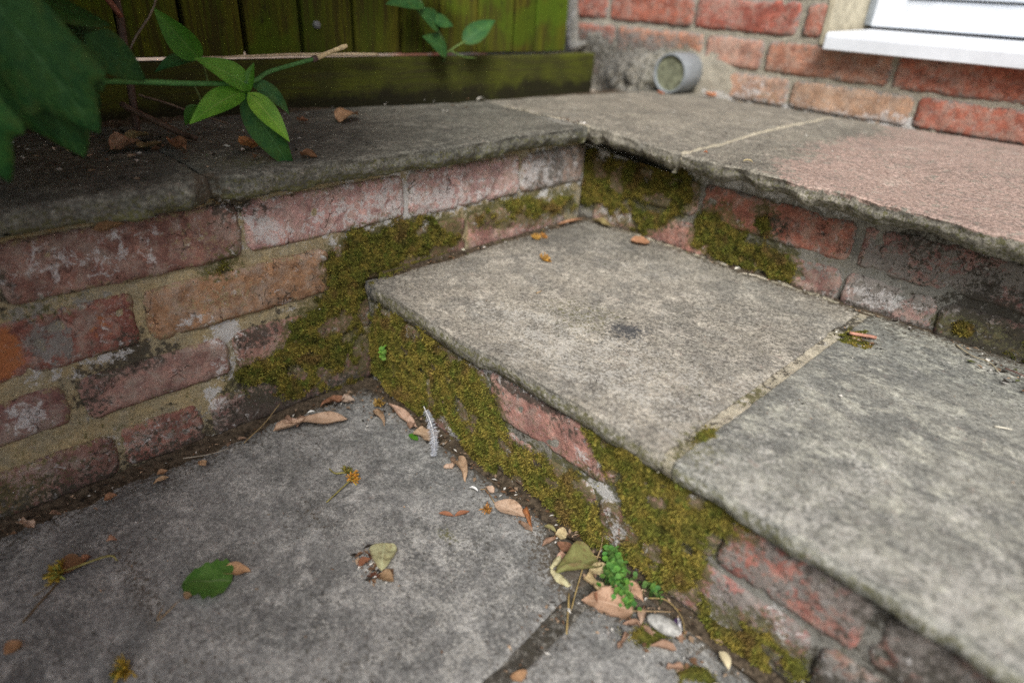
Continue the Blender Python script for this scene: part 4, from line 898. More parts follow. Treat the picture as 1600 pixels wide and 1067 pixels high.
# ------------------------------------------------------------------ moss
def wz(p, wall_ax): return p
def moss(name, label, wall, polys, holes, seed, thick=.007, dens=1.15e6, tall=.0058, lift=0.0, grow=0.0, bare=.05, cat='moss', base=True):
    rs = np.random.RandomState(seed)
    allp = np.array([q for p in polys for q in p])
    u0, v0 = allp.min(0)-.012; u1, v1 = allp.max(0)+.012
    def field(u, v):
        m = np.full(np.shape(u), -1.0)
        for p in polys: m = np.maximum(m, polydist(u, v, p))
        m = np.minimum(m, .020)+grow
        for h in holes: m = np.minimum(m, -polydist(u, v, h)+.002)
        m = m+fbm(u, v, seed, .03, 2, seed)*.009+fbm(u, v, seed, .009, 3, seed+2)*.0085
        m = m-np.maximum(fbm(u, v, seed+9, .026, 3, seed+5)-bare, 0)*.062
        return m
    def height(u, v, m):
        T = np.clip(m/.010, 0, 1)**.6
        return thick*T*(.55+.85*fbm(u, v, seed+3, .013, 2, seed+7)+.30*fbm(u, v, seed+3, .005, 2, seed+8))
    V0 = []; F0 = []; A0 = []
    if base:
        res = .0024
        n = int((u1-u0)/res)+1; k = int((v1-v0)/res)+1
        u, v = np.meshgrid(np.linspace(u0, u1, n), np.linspace(v0, v1, k), indexing='ij')
        m = field(u, v)-.0022; h = height(u, v, m)*.60+lift-np.where(m < .0006, .004, 0)+.0006*rs.rand(*u.shape)
        V = wall.P(u, v, h).reshape(-1, 3)
        F = gridfaces(n, k, 0, wall.flip())
        keep = (m.ravel()[F] > -.0012).all(1) & (m.ravel()[F].max(1) > .0006); F = F[keep]
        used = np.unique(F); mp = np.full(len(V), -1); mp[used] = np.arange(len(used))
        V0.append(V[used]); F0.append(mp[F]); A0.append(np.stack([.04+.28*rs.rand(len(used)), 0*used, 0*used], 1))  # cushion tinted dark, painting shade into the gaps between shoots
    # short curved shoots, one kite each
    area = (u1-u0)*(v1-v0); N = int(area*dens)
    u = u0+(u1-u0)*rs.rand(N); v = v0+(v1-v0)*rs.rand(N)
    m = field(u, v); ok = rs.rand(N) < sstep(-.0035, .0035, m); u, v, m = u[ok], v[ok], m[ok]
    if len(u):
        h = height(u, v, m-.0015)
        tuft = .55+.9*np.clip(.5+.8*fbm(u, v, seed+11, .006, 2, seed+12), 0, 1)
        Ln = tall*(.35+.65*rs.rand(len(u)))*tuft*(.45+.55*np.clip(m/.01, 0, 1))
        d = wall.N*(.75) + (rs.rand(len(u), 3)-.5)*1.7 + np.array((0, 0, .22))
        # shoots of one tuft lean the same way
        d = d+.7*np.stack([fbm(u, v, 31, .007, 1, seed+20), fbm(u, v, 37, .007, 1, seed+21), fbm(u, v, 41, .007, 1, seed+22)], 1)
        d /= np.linalg.norm(d, axis=1)[:, None]
        side_ = np.cross(d, rs.randn(len(u), 3)); side_ /= np.linalg.norm(side_, axis=1)[:, None]
        b = wall.P(u, v, h*.62+lift-.0006)
        w = (.00030+.00042*rs.rand(len(u)))[:, None]
        bend = np.cross(d, side_)*(.3*(rs.rand(len(u))-.2)*Ln)[:, None]
        mid = b+d*(Ln*.5)[:, None]+bend*.2
        tip = b+d*Ln[:, None]+bend
        B = np.stack([b, mid+side_*w, tip, mid-side_*w], 1).reshape(-1, 3)
        r = np.clip(rs.rand(len(u))*.9+.1*tuft, 0, 1); r = np.repeat(r, 4)
        lv = np.tile([0, .5, 1, .5], len(u))
        off = sum(len(q) for q in V0)
        V0.append(B); F0.append(np.arange(len(B)).reshape(-1, 4)+off); A0.append(np.stack([np.clip(r*(.45+.75*lv), 0, 1), lv, 0*lv], 1))  # shoots painted darker towards the root, for the same dark gaps
    o = mk(name, np.concatenate(V0), F0, M['moss'], None, {'tint': np.concatenate(A0)})
    return prop(o, label, cat, kind='stuff')
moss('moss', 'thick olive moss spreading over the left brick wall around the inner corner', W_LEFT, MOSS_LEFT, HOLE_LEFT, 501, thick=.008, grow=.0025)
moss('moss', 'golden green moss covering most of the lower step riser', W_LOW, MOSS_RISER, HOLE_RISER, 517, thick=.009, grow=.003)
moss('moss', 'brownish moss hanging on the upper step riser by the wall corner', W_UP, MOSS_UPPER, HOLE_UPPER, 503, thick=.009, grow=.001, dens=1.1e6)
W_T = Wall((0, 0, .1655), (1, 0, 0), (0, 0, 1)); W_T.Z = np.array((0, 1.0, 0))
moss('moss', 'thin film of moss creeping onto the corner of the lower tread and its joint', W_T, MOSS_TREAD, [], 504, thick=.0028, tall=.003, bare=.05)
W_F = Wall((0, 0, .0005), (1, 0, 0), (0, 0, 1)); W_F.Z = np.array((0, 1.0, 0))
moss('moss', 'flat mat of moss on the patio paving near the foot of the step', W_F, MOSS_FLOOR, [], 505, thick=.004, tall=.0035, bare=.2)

# ------------------------------------------------------------------ soil swept into the corners, crumbs on the stone
def soil(name, label, pts, w, z, seed, up):
    """ragged ridge of soil along a polyline; up = which side is the wall (unit vector)"""
    P = smoothpath([(*p, 0) for p in pts], int(60))[:, :2]
    L = np.concatenate([[0], np.cumsum(np.linalg.norm(np.diff(P, axis=0), axis=1))])
    n = int(L[-1]/.004)+2; m = 12
    s = np.linspace(0, L[-1], n); px = np.interp(s, L, P[:, 0]); py = np.interp(s, L, P[:, 1])
    ww = np.array([w(t) if callable(w) else w for t in s/L[-1]])*(1+.55*fbm(px, py, seed, .05, 3, seed))
    q = np.linspace(0, 1, m)
    X = px[:, None]-up[0]*ww[:, None]*q; Y = py[:, None]-up[1]*ww[:, None]*q
    H = z+ww[:, None]*.34*(1-q)**1.6*(1+.5*fbm(X, Y, seed, .012, 2, seed+1))+.0012*fbm(X, Y, seed, .005, 2, seed+2)-.0035*(q > .95)-.001
    V = np.stack([X, Y, H], -1).reshape(-1, 3)
    fl = np.cross(np.array((px[-1]-px[0], py[-1]-py[0], 0)), np.array((-up[0], -up[1], 0)))[2] < 0
    o = mk(name, V, gridfaces(n, m, 0, fl), M['soil'])
    return prop(o, label, 'soil', kind='stuff')
soil('soil', 'dark soil drifted along the foot of the left brick wall', [(-.012, -.95), (-.008, -.5), (-.004, -.2), (-.003, -.05), (-.004, .004)], .026, 0, 61, (-1, 0))
soil('soil', 'brown soil and litter line at the foot of the lower step', [(.0, .010), (.1, .010), (.3, .009), (.6, .009), (1.1, .009)], .015, 0, 62, (0, 1))
soil('soil', 'thin line of dirt at the back of the lower tread', [(.02, .466), (.3, .465), (.6, .465), (1.1, .465)], .011, .165, 63, (0, 1))
soil('soil', 'thin line of dirt along the left side of the lower tread', [(.0085, .03), (.008, .2), (.0085, .455)], .012, .165, 64, (-1, 0))
soil('soil', 'black leaf mould lying on the stone ledge under the shrub', [(-.315, -.84), (-.312, -.4), (-.30, -.1), (-.275, .1), (-.25, .2)], lambda t: .12*(1-t)**1.3+.012, .328, 65, (-1, 0))
v, f = box(-.288, -.26, -.85, .93, .1, .318); mk_soil = mk('soil', v, f, M['soil'], smooth=False); prop(mk_soil, 'dark gap of soil between the ledge and the fence rail', 'soil', kind='stuff')

def crumbs(name, label, spots, seed, pal):
    """spots = (x0, y0, x1, y1, spread, z, count, size)"""
    rs = np.random.RandomState(seed); V, F, A = [], [], []
    for (x0, y0, x1, y1, spr, z, cnt, sz) in spots:
        for k in range(cnt):
            t = rs.rand(); x = x0+(x1-x0)*t+rs.randn()*spr; y = y0+(y1-y0)*t+rs.randn()*spr
            L = sz*(.35+rs.rand()**2*1.6); W = L*(.15+.5*rs.rand()); a = rs.rand()*6.283
            ca, sa = math.cos(a), math.sin(a); hz = z+.0008+.001*rs.rand()
            o = len(V); lift = L*.35*rs.rand()
            for (p, q, h) in [(-L/2, 0, 0), (0, -W/2, lift*.6), (L/2, 0, lift*.2), (0, W/2, lift)]:
                V.append((x+p*ca-q*sa, y+p*sa+q*ca, hz+h))
            V.append((x, y, hz-.0008)); F += [[o, o+1, o+2, o+3], [o+4, o+1, o], [o+4, o+2, o+1], [o+4, o+3, o+2], [o+4, o, o+3]]
            c = np.array(pal[rs.randint(len(pal))])*(.7+.6*rs.rand())
            A += [c]*5
    o = mk(name, np.array(V), F, M['speck'], None, {'tint': np.array(A)}, smooth=False)
    return prop(o, label, 'litter', kind='stuff')
TAN, WHT, BRN, BLK, OCH = (.38, .27, .18), (.62, .60, .55), (.16, .09, .05), (.03, .025, .02), (.42, .24, .05)
crumbs('crumbs', 'crumbs of dry leaf and grit strewn over the patio paving', [
    (.012, -.5, .014, -.03, .012, .003, 190, .0042), (.03, -.004, .55, -.010, .008, .002, 270, .0046), (.46, -.03, .52, -.05, .018, .001, 90, .0045), (.45, -.04, .47, -.2, .010, .001, 60, .0035),
    (.05, -.35, .45, -.1, .11, 0, 150, .0022), (.55, -.03, .62, -.05, .02, .001, 60, .005), (.03, -.06, .09, -.02, .015, .002, 60, .005), (.30, -.015, .42, -.012, .010, .003, 70, .005)], 71, [TAN, TAN, WHT, BRN, BRN, BRN, BLK, BLK, BLK, (.22, .16, .11)])
crumbs('crumbs', 'crumbs of leaf and grit strewn over the lower treads', [
    (.05, .45, .7, .45, .006, .167, 150, .0040), (.02, .1, .02, .44, .006, .167, 70, .0045), (.1, .1, .45, .35, .12, .166, 90, .0020), (.55, .1, .8, .35, .09, .167, 80, .0022), (.515, .37, .53, .36, .012, .167, 60, .0038), (.62, .42, .70, .40, .012, .168, 50, .006)], 72, [TAN, WHT, BRN, BLK, BLK, (.07, .08, .02)])
crumbs('crumbs', 'crumbs of leaf and grit on the ledge and the upper flags', [
    (-.2, -.4, -.1, -.1, .06, .333, 160, .006), (-.25, 0, -.2, .4, .03, .332, 60, .004), (-.1, .93, .35, .935, .008, .332, 90, .005), (-.1, .6, .3, .6, .12, .331, 40, .003), (-.03, .40, .03, .40, .006, .332, 26, .007), (.3, .4, .34, .42, .012, .324, 6, .005)], 73, [TAN, WHT, BRN, BLK, WHT])

# ------------------------------------------------------------------ leaves
def leafmesh(base, tip, width, up=(0, 0, 1), curl=.5, arch=.0, twist=0., seed=1, shape='ovate', wrinkle=.0, ground=None, roll=0.0, lobes=0, nl=18, nw=11, cup=0):
    rs = np.random.RandomState(seed)
    b = np.array(base, float); t = np.array(tip, float); ax = t-b; L = np.linalg.norm(ax); ax /= L
    up = np.array(up, float); up -= ax*np.dot(up, ax); up /= np.linalg.norm(up)+1e-9
    sd = np.cross(ax, up)
    s = np.linspace(0, 1, nl); v = np.linspace(-1, 1, nw)
    if shape == 'ovate': prof = (np.sin(np.pi*s**.72)**.85)*(1-.25*s)
    elif shape == 'lance': prof = np.sin(np.pi*s**.85)**.9
    elif shape == 'round': prof = np.sqrt(np.clip(1-(2*s-1)**2, 0, 1))*(1-.12*s)
    elif shape == 'heart': prof = np.sqrt(np.clip(1-(2*s**.8-1)**2, 0, 1))*(1.1-.45*s)
    elif shape == 'strip': prof = np.clip(np.minimum(s/.12, (1-s)/.1), 0, 1)**.6*(1+.22*np.sin(s*9+seed))
    prof = prof/max(prof.max(), 1e-6)
    prof = np.maximum(prof, .015)
    V = []; A = []
    r0 = rs.rand()
    for i in range(nl):
        th = twist*(s[i]-.5); c0, s0 = math.cos(th), math.sin(th)
        e1 = sd*c0+up*s0; e2 = up*c0-sd*s0
        hw = width*.5*prof[i]
        cc = curl*(1+.3*math.sin(3*s[i]+seed))+roll*s[i]
        for j in range(nw):
            rag = 1.0
            if lobes and abs(v[j]) > .99: rag = 1+lobes*math.sin(s[i]*31+seed)*.5
            a = cc*v[j]
            if abs(cc) > 1e-3: lat = hw*math.sin(a)/cc*rag; hh = hw*(1-math.cos(a))/abs(cc)*(1 if cc > 0 else -1)
            else: lat, hh = hw*v[j]*rag, 0
            p = b+ax*(L*s[i])+e1*lat+e2*hh+up*(arch*L*4*s[i]*(1-s[i]))
            if wrinkle:
                q = p/max(L, 1e-6)
                p = p+e2*wrinkle*L*float(fbm(q[0]*1., q[1], q[2]+seed, .28, 2, seed))+ax*wrinkle*.4*L*float(fbm(q[0], q[1], q[2]+seed, .35, 1, seed+3))
            V.append(p); A.append((s[i], .5+.5*v[j], r0))
    V = np.array(V)
    if ground is not None:
        lo = V[:, 2].min(); V[:, 2] += ground+.0008-lo
    return V, gridfaces(nl, nw), np.array(A)
LEAFSEED = [900]
def leafthing(name, label, base, tip, width, col, mat='leaf_dry', z=None, group=None, stalk=None, cat='leaf', **k):
    LEAFSEED[0] += 1; k.setdefault('seed', LEAFSEED[0])
    if mat == 'leaf_dry': width *= 1.18; k['wrinkle'] = k.get('wrinkle', 0)*1.7
    V, F, A = leafmesh(base, tip, width, ground=z, **k)
    o = mk(name, V, F, M[mat], None, {'lv': A}, color=col, origin=V[0])
    prop(o, label, cat, group)
    if stalk is not None:
        p = [np.array(q, float) for q in stalk]
        p[0] = V[len(V)//36] if False else V[(k.get('nw', 11))//2]
        v, f = tube(smoothpath(p, 10), np.linspace(.0007, .0005, 10), 5)
        mk('leaf_stalk', v, f, M['stalk'], o, color=(.34, .24, .13))
    return o
def fp(d, k, z=None):
    a, b = np.array(d[k+'0']), np.array(d[k+'1'])
    return a, b
FALL = 'dead leaves fallen on the paving'
def fallen(label, d, key, width, col, z, clampx=None, clampy=None, ends=None, **k):
    a, b = fp(d, key) if ends is None else (np.array(ends[0], float), np.array(ends[1], float))
    for q in (a, b):
        if clampx is not None: q[0] = max(q[0], clampx)
        if clampy is not None: q[1] = min(q[1], clampy)
    return leafthing('fallen_leaf', label, a, b, width, col, z=z, group=FALL, **k)
PKT, TN1, RB, PAL, OLV, GRY = (1.25, 1.12, 1.08), (1., 1., 1.), (.62, .40, .30), (1.35, 1.3, 1.2), (.75, .95, .62), (.72, .72, .66)
F_, T_, L_ = ON_FLOOR, ON_TREAD, ON_LEDGE
fallen('long curled tan leaf lying at the foot of the left wall', F_, 'long', .024, (1.05, .95, .85), .002, clampx=.03, curl=1.1, wrinkle=.06, shape='strip', seed=21)
fallen('narrow pinkish leaf tucked behind the long curled tan leaf', F_, 'long2', .012, PKT, .004, clampx=.020, curl=.8, wrinkle=.05, shape='lance', seed=22)
fallen('small cupped tan leaf in the corner where wall and step meet', F_, 's1', .020, TN1, .003, clampx=.028, clampy=-.022, curl=1.5, wrinkle=.08, seed=23)
fallen('small red-brown leaf leaning on the cupped tan leaf in the corner', F_, 's2', .016, RB, .003, clampx=.022, clampy=-.03, curl=.9, wrinkle=.08, seed=24)
fallen('little folded tan leaf standing alone on the patio near the corner', F_, 's3', .018, (.95, .85, .7), .0005, curl=2.0, twist=.7, wrinkle=.08, arch=.1, seed=25)
fallen('narrow pink-tan leaf slanting along the moss at the foot of the step', F_, 'n4', .015, PKT, .004, clampy=-.013, curl=1.0, wrinkle=.04, shape='lance', seed=26)
fallen('torn tan leaf beside the white feather', F_, 'n5', .024, (1.05, .98, .85), .003, clampy=-.012, curl=.7, wrinkle=.10, shape='strip', seed=27)
leafthing('leaf_scrap', 'bright green scrap of leaf under the torn tan leaf', F_['scrap0'], F_['scrap1'], .009, (1, 1, .9), 'leaf_green', z=.0015, cat='leaf', curl=.4, shape='round', seed=28, nl=8, nw=7)
fallen('doubled-over tan leaf just past the tip of the white feather', F_, 'c8', .018, (1., .9, .75), .002, ends=((.226, -.016, 0), (.262, -.034, 0)), curl=1.9, twist=1.2, wrinkle=.10, arch=.12, seed=29)
fallen('flat pale pink leaf pointing at the moss on the lower step', F_, 'p9', .021, (1.32, 1.22, 1.12), .003, clampy=-.014, curl=.35, arch=.04, wrinkle=.02, shape='lance', seed=30, stalk=[(0, 0, 0), (.288, -.025, .003), (.281, -.028, .0015)])
fallen('curled orange-brown leaf at the tip of the flat pale pink leaf', F_, 'o9', .015, (1.0, .52, .26), .004, clampy=-.014, curl=2.2, twist=.8, wrinkle=.09, seed=31)
fallen('thin curled green-grey leaf between the orange leaf and the cream leaf', F_, 'g12', .009, (.7, .85, .5), .003, clampy=-.014, curl=1.6, twist=.5, arch=.12, shape='lance', seed=32)
fallen('small cream leaf scrap above the red-brown leaf', F_, 'cr12', .017, (1.3, 1.4, 1.05), .004, clampy=-.012, curl=.9, shape='round', wrinkle=.06, seed=33)
fallen('red-brown leaf pressed behind the pale-edged olive leaf', F_, 'red12', .017, (.60, .40, .32), .003, clampy=-.014, curl=.5, shape='lance', wrinkle=.03, seed=34)
fallen('tiny pinkish leaf under the red-brown leaf', F_, 'pk12', .010, (1.2, .98, .92), .001, curl=.8, wrinkle=.08, shape='lance', seed=35)
o = fallen('olive leaf with rolled pale edges beside the bright green weed', F_, 'ol12', .040, (.48, .62, .30), .004, ends=((.441, -.012, 0), (.424, -.056, 0)), curl=1.0, roll=1.5, wrinkle=.05, shape='heart', seed=36, stalk=[(0, 0, 0), (.438, -.002, .014), (.434, .004, .022)])
for q, (a, b, w) in enumerate([((.417, -.055, .005), (.447, -.058, .008), .014), ((.413, -.036, .006), (.417, -.056, .006), .011)]):
    V, F, A = leafmesh(a, b, w, curl=-1.7, shape='strip', wrinkle=.05, seed=60+q); mk('rolled_edge', V, F, M['leaf_dry'], o, {'lv': A}, color=(1.25, 1.5, 1.15))
fallen('pale twisted leaf touching the bright green weed, upper piece', F_, 'pa12', .020, (1.2, 1.3, .95), .005, ends=((.462, -.018, 0), (.446, -.030, 0)), curl=1.4, wrinkle=.06, shape='round', seed=37)
fallen('pale twisted leaf hanging down beside the bright green weed, lower piece', F_, 'pb12', .016, (1.05, 1.08, .80), .003, curl=1.5, twist=.9, wrinkle=.08, shape='strip', seed=38)
fallen('broad tan leaf with a torn edge below the bright green weed', F_, 'tan13', .032, (1.1, .92, .80), .002, ends=((.505, -.034, 0), (.462, -.060, 0)), curl=.55, arch=.07, wrinkle=.05, lobes=.18, shape='ovate', seed=39, stalk=[(0, 0, 0), (.518, -.020, .006), (.529, -.010, .007)])
fallen('small dark red leaf standing behind the broad tan leaf', F_, 'r13', .014, (.7, .45, .36), .004, curl=1.3, wrinkle=.06, arch=.1, seed=40)
fallen('pointed pinkish-tan leaf between the weed and the white stone', F_, 't14', .014, (1.15, .95, .82), .005, clampy=-.012, curl=1.2, wrinkle=.06, shape='lance', seed=41)
fallen('pale grey-green leaf lying in a clump in the middle of the patio', F_, 'pg17', .024, (.98, 1.25, .92), .002, curl=.6, wrinkle=.08, shape='heart', seed=42)
fallen('folded red-brown leaf in the clump in the middle of the patio', F_, 'rb17', .011, (.62, .36, .26), .002, curl=1.5, shape='lance', wrinkle=.05, seed=43)
fallen('mottled tan leaf at the bottom of the clump in the middle of the patio', F_, 'tn17', .014, (.78, .68, .5), .001, curl=.8, wrinkle=.09, shape='lance', seed=44)
leafthing('fallen_leaf', 'fresh green heart-shaped leaf lying flat on the patio', F_['gr190'], F_['gr191'], .046, (.85, .66, 1.1), 'leaf_green', z=.002, group='fresh leaves fallen on the paving', curl=.28, arch=.05, wrinkle=.06, shape='heart', seed=45, lobes=.22)
fallen('tan leaf with a hooked tip poking out behind the fresh green leaf', F_, 'tn19', .017, (1.05, .82, .58), .003, curl=1.2, arch=.06, wrinkle=.05, shape='lance', seed=46)
fallen('small tan leaf with a long stalk under the fresh green leaf', F_, 'tn19b', .016, (.92, .75, .55), .002, curl=.8, wrinkle=.04, shape='ovate', seed=47, stalk=[(0, 0, 0), F_['st190'], (.222, -.362, .002), F_['st191']])
o = fallen('brown translucent leaf beside the yellow flower head at lower left', F_, 'br20', .024, (.55, .40, .26), .001, curl=.5, wrinkle=.05, shape='ovate', seed=48)
fallen('small reddish crumpled leaf at the tip of the brown leaf, lower left', F_, 'br20b', .011, (.75, .48, .34), .001, curl=1.6, wrinkle=.12, seed=49)
fallen('tiny curled pinkish leaf alone on the dark paving at lower left', F_, 'c21', .011, (.95, .68, .56), .001, curl=1.7, arch=.2, wrinkle=.08, seed=50)
fallen('small tan leaf at the bottom left corner of the patio', F_, 'l22', .014, (.88, .66, .45), .001, curl=.5, shape='lance', seed=51)
fallen('small tan leaf in the joint at the bottom edge', F_, 'l26', .014, (1., .78, .55), .001, curl=.6, shape='lance', seed=52)
for k, (key, w, lab) in enumerate([('d27a', .009, 'small pale leaf at the wall foot, last one before the bare paving'), ('d27b', .009, 'dry leaf by the wall foot below a thin grey twig'), ('d27c', .011, 'brown sliver of leaf in the soil at the wall foot'), ('d27d', .007, 'pale thin leaf sliver in the soil at the wall foot')]):
    fallen(lab, F_, key, w, [(1., .85, .65), (.8, .62, .45), (.72, .5, .36), (1., .9, .7)][k], .006, clampx=.022+.006*k, curl=1., wrinkle=.08, shape='lance', nl=10, nw=7)
fallen('red-brown scrap at the back of the lower tread against the mossy riser', T_, 'br30', .024, (.85, .58, .42), .167, clampy=.447, curl=.7, wrinkle=.05, shape='round', seed=53)
fallen('olive curled leaf in the far corner of the lower tread', T_, 'ol30', .017, (.62, .66, .38), .169, clampy=.448, ends=((.035, .447, 0), (.082, .440, 0)), curl=1.6, wrinkle=.04, shape='lance', seed=54)
fallen('thin tan leaf along the left wall at the back of the lower tread', T_, 'tn30', .009, (.95, .68, .5), .170, ends=((.018, .375, 0), (.022, .435, 0)), curl=1.3, shape='lance', seed=55)
fallen('large grey-tan leaf lying on the ledge under the big dark leaves', L_, 't34', .030, (.80, .66, .56), .333, curl=1.1, roll=-.5, arch=.12, wrinkle=.09, shape='ovate', seed=56)
fallen('olive leaf upright behind the large grey-tan leaf on the ledge', L_, 't34b', .020, (.62, .66, .42), .333, curl=.8, arch=.12, wrinkle=.05, seed=57)
fallen('dull olive leaf lying flat behind the grey-tan leaf on the ledge', L_, 'o34', .020, (.50, .52, .34), .333, curl=.6, wrinkle=.05, seed=58)
fallen('reddish crumpled leaf at the foot of the brown twig on the ledge', L_, 'r34', .020, (.75, .52, .38), .333, curl=1.4, wrinkle=.1, seed=59)
fallen('crumpled orange-brown leaf in the middle of the ledge', L_, 'or34', .022, (.95, .62, .33), .332, curl=1.5, wrinkle=.13, seed=60)
fallen('small dark brown leaf near the ledge edge below the hanging leaf', L_, 'br34', .017, (.55, .38, .26), .332, curl=1.5, wrinkle=.1, seed=61)
fallen('tan pointed leaf on the ledge close to the fence rail', L_, 'tn34', .028, (1., .80, .58), .332, curl=.8, arch=.12, wrinkle=.06, seed=62)
fallen('tiny reddish leaf on the ledge next to the fence rail', L_, 'rd34', .012, (.85, .55, .42), .332, curl=1., wrinkle=.1, seed=63)
fallen('orange scrap at the foot of the house wall beside the waste pipe', L_, 'ora36', .020, (1.3, .75, .52), .333, ends=((-.07, .925, 0), (-.035, .925, 0)), curl=.9, wrinkle=.1, seed=64)
fallen('red scrap in front of the waste pipe cap', L_, 'red36', .012, (.95, .42, .26), .332, ends=((-.135, .842, 0), (-.115, .842, 0)), curl=.7, wrinkle=.1, seed=65)
fallen('dry tan leaf caught on the brick edge below the ledge', None, None, .012, (.8, .62, .42), None, ends=((.006, -.290, .2905), (.006, -.262, .2915)), curl=1.1, wrinkle=.06, shape='lance', up=(.5, 0, .8), seed=66)

rs = np.random.RandomState(321)
for q in range(26):
    if q < 15: x = .05+.50*rs.rand(); y = -.016-.020*rs.rand(); zz = .002
    elif q < 21: x = .022+.02*rs.rand(); y = -.42+.36*rs.rand(); zz = .006
    else: x = .45+.12*rs.rand(); y = -.03-.04*rs.rand(); zz = .001
    a = rs.rand()*6.28; L = .010+.014*rs.rand(); c = [(.92, .84, .78), (.66, .54, .48), (1.12, 1.04, .98), (.56, .48, .42)][rs.randint(4)]
    o = leafthing('leaf_fragment', 'small dry leaf fragment in the litter at the foot of the brickwork', (x-.5*L*math.cos(a), y-.5*L*math.sin(a), 0), (x+.5*L*math.cos(a), y+.5*L*math.sin(a), 0), L*(.35+.3*rs.rand()), c, z=zz, group='small dry leaf fragments in the litter line', curl=.6+1.4*rs.rand(), twist=rs.randn()*.5, arch=.1*rs.rand(), wrinkle=.09, shape=['lance', 'strip', 'ovate'][rs.randint(3)], nl=10, nw=7, cat='leaf')
# seed keys, bits and stems
def vshape(name, label, pts, w, col, z):
    V, F, A = [], [], []; o = 0
    for i in range(len(pts)-1):
        a, b, c = leafmesh((*pts[i], 0), (*pts[i+1], 0), w, curl=1.2, shape='lance', ground=z, seed=70+i, nl=10, nw=7)
        V.append(a); F.append(b+o); A.append(c); o += len(a)
    return prop(mk(name, np.concatenate(V), F, M['leaf_dry'], None, {'lv': np.concatenate(A)}, color=col), label, 'seed')
vshape('seed_key', 'red-brown V-shaped winged seed lying on the patio', [F_['v11a0'][:2], F_['v11a1'][:2], F_['v11b1'][:2]], .009, (.72, .42, .30), .0008)
def twig(name, label, pts, rad, col, sides=6, cat='twig', n=18, **k):
    P = smoothpath(pts, n); r = np.linspace(rad, rad*.55, len(P)) if np.isscalar(rad) else np.interp(np.linspace(0, 1, len(P)), np.linspace(0, 1, len(rad)), rad)
    P = P+np.stack([fbm(P[:, 0], P[:, 1], P[:, 2]+q, .02, 2, 5+q) for q in range(3)], 1)*r.max()*.7
    v, f = tube(P, r, sides)
    return prop(mk(name, v, f, M['stalk'], color=col), label, cat, **k)
twig('stem', 'thin curved straw-coloured stem on the paving left of the broad tan leaf', [F_['st25a0'], (.448, -.062, .002), F_['st25a1'], (.434, -.020, .006), (.443, -.008, .008)], .0007, (.45, .33, .13), cat='stem')
twig('stem', 'fine brown stem arching from the pointed leaf over the white stone', [(.505, -.012, .006), (.520, -.004, .010), (.540, -.008, .008), (.552, -.020, .003)], .0006, (.30, .22, .09), cat='stem')
twig('twig', 'dark thin twig on the paving near the bottom left corner', [F_['tw240'], (.115, -.413, .002), F_['tw241']], .0011, (.12, .085, .045))
twig('twig', 'thin grey twig among litter at the foot of the left wall', [(.018, -.262, .008), (.030, -.240, .009), (.034, -.215, .008)], .0007, (.32, .28, .22))
twig('twig', 'dry brown stalk leaning in the corner below the mossy wall', [(.030, -.195, .004), (.020, -.165, .012), (.010, -.135, .026)], .0008, (.24, .17, .08))
twig('twig', 'short reddish stick lying on dark moss at the end of the tread joint', [T_['st310'][:2]+(.171,), T_['st311'][:2]+(.170,)], [.0021, .0023, .0021], (.40, .20, .14), n=8)
twig('twig', 'pale thin twig on the lower tread against the riser moss', [(.322, .440, .1685), (.342, .447, .169), (.360, .445, .1685)], .0009, (.55, .50, .40))
twig('twig', 'tiny orange stalk in the middle of the lower tread', [T_['tw320'][:2]+(.1675,), T_['tw321'][:2]+(.168,)], .0007, (.42, .26, .10), n=6)
twig('twig', 'pale sliver of straw on the grey right-hand tread', [T_['sl330'][:2]+(.1695,), T_['sl331'][:2]+(.1695,)], .0008, (.68, .64, .52), n=6)
twig('grass_stalk', 'dry bent grass stalk on the tread beside the moss at the right edge', [(.600, .442, .170), (.620, .425, .170), (.640, .420, .171), (.652, .405, .170)], .0007, (.42, .36, .24), cat='grass')
twig('grass_stalk', 'dark dried stalks at the right edge of the lower tread', [(.655, .420, .170), (.672, .412, .172), (.695, .405, .170)], .0010, (.20, .12, .10), cat='grass')
twig('twig', 'rough dark brown twig fallen across the ledge under the shrub', [(-.185, -.19, .372), (-.165, -.165, .352), (-.148, -.145, .340), (-.125, -.135, .336)], [.0035, .004, .0038, .003], (.10, .065, .045), sides=8, n=24)
twig('twig', 'thin twig lying on the ledge near the fence', [(-.235, -.155, .372), (-.20, -.10, .350), (-.185, -.07, .338)], .0018, (.14, .10, .07))
# cream petals and bits
def bit(label, c, L, W, col, z, a=0., name='petal', cat='petal'):
    d = np.array((math.cos(a), math.sin(a), 0))*L*.5; c = np.array((c[0], c[1], 0))
    LEAFSEED[0] += 1
    V, F, A = leafmesh(c-d, c+d, W, curl=1.2, arch=.15, wrinkle=.08, shape='round', ground=z, seed=LEAFSEED[0], nl=7, nw=5)
    return prop(mk(name, V, F, M['speck'], None, {'tint': np.tile(col, (len(V), 1))}), label, cat)
bit('curled cream petal on the moss at the bottom of the step, upper one', F_['cr160'], .018, .010, (.60, .52, .34), .003, -.6)
bit('curled cream petal at the bottom of the step, lower one', (.600, -.045), .015, .009, (.62, .55, .40), .002, .3)
bit('dark purple petal in the litter beyond the white stone', F_['pur0'], .011, .007, (.06, .035, .09), .003, 1.9)
bit('white sliver in the litter beyond the dark purple petal', F_['fea20'], .022, .004, (.66, .65, .68), .003, -.9)
bit('small white flake among the crumbs above the flat pale pink leaf', F_['cr30'] if 'cr30' in F_ else (.27, -.02), .012, .005, (.70, .70, .68), .003, .3)
bit('small white flake near the tan leaf pile in the left corner', (.033, -.105), .010, .004, (.70, .70, .66), .010, 1.2)
bit('white chip on the lower tread beside the mossy left wall', (.018, .165), .007, .005, (.68, .66, .52), .171, .3)
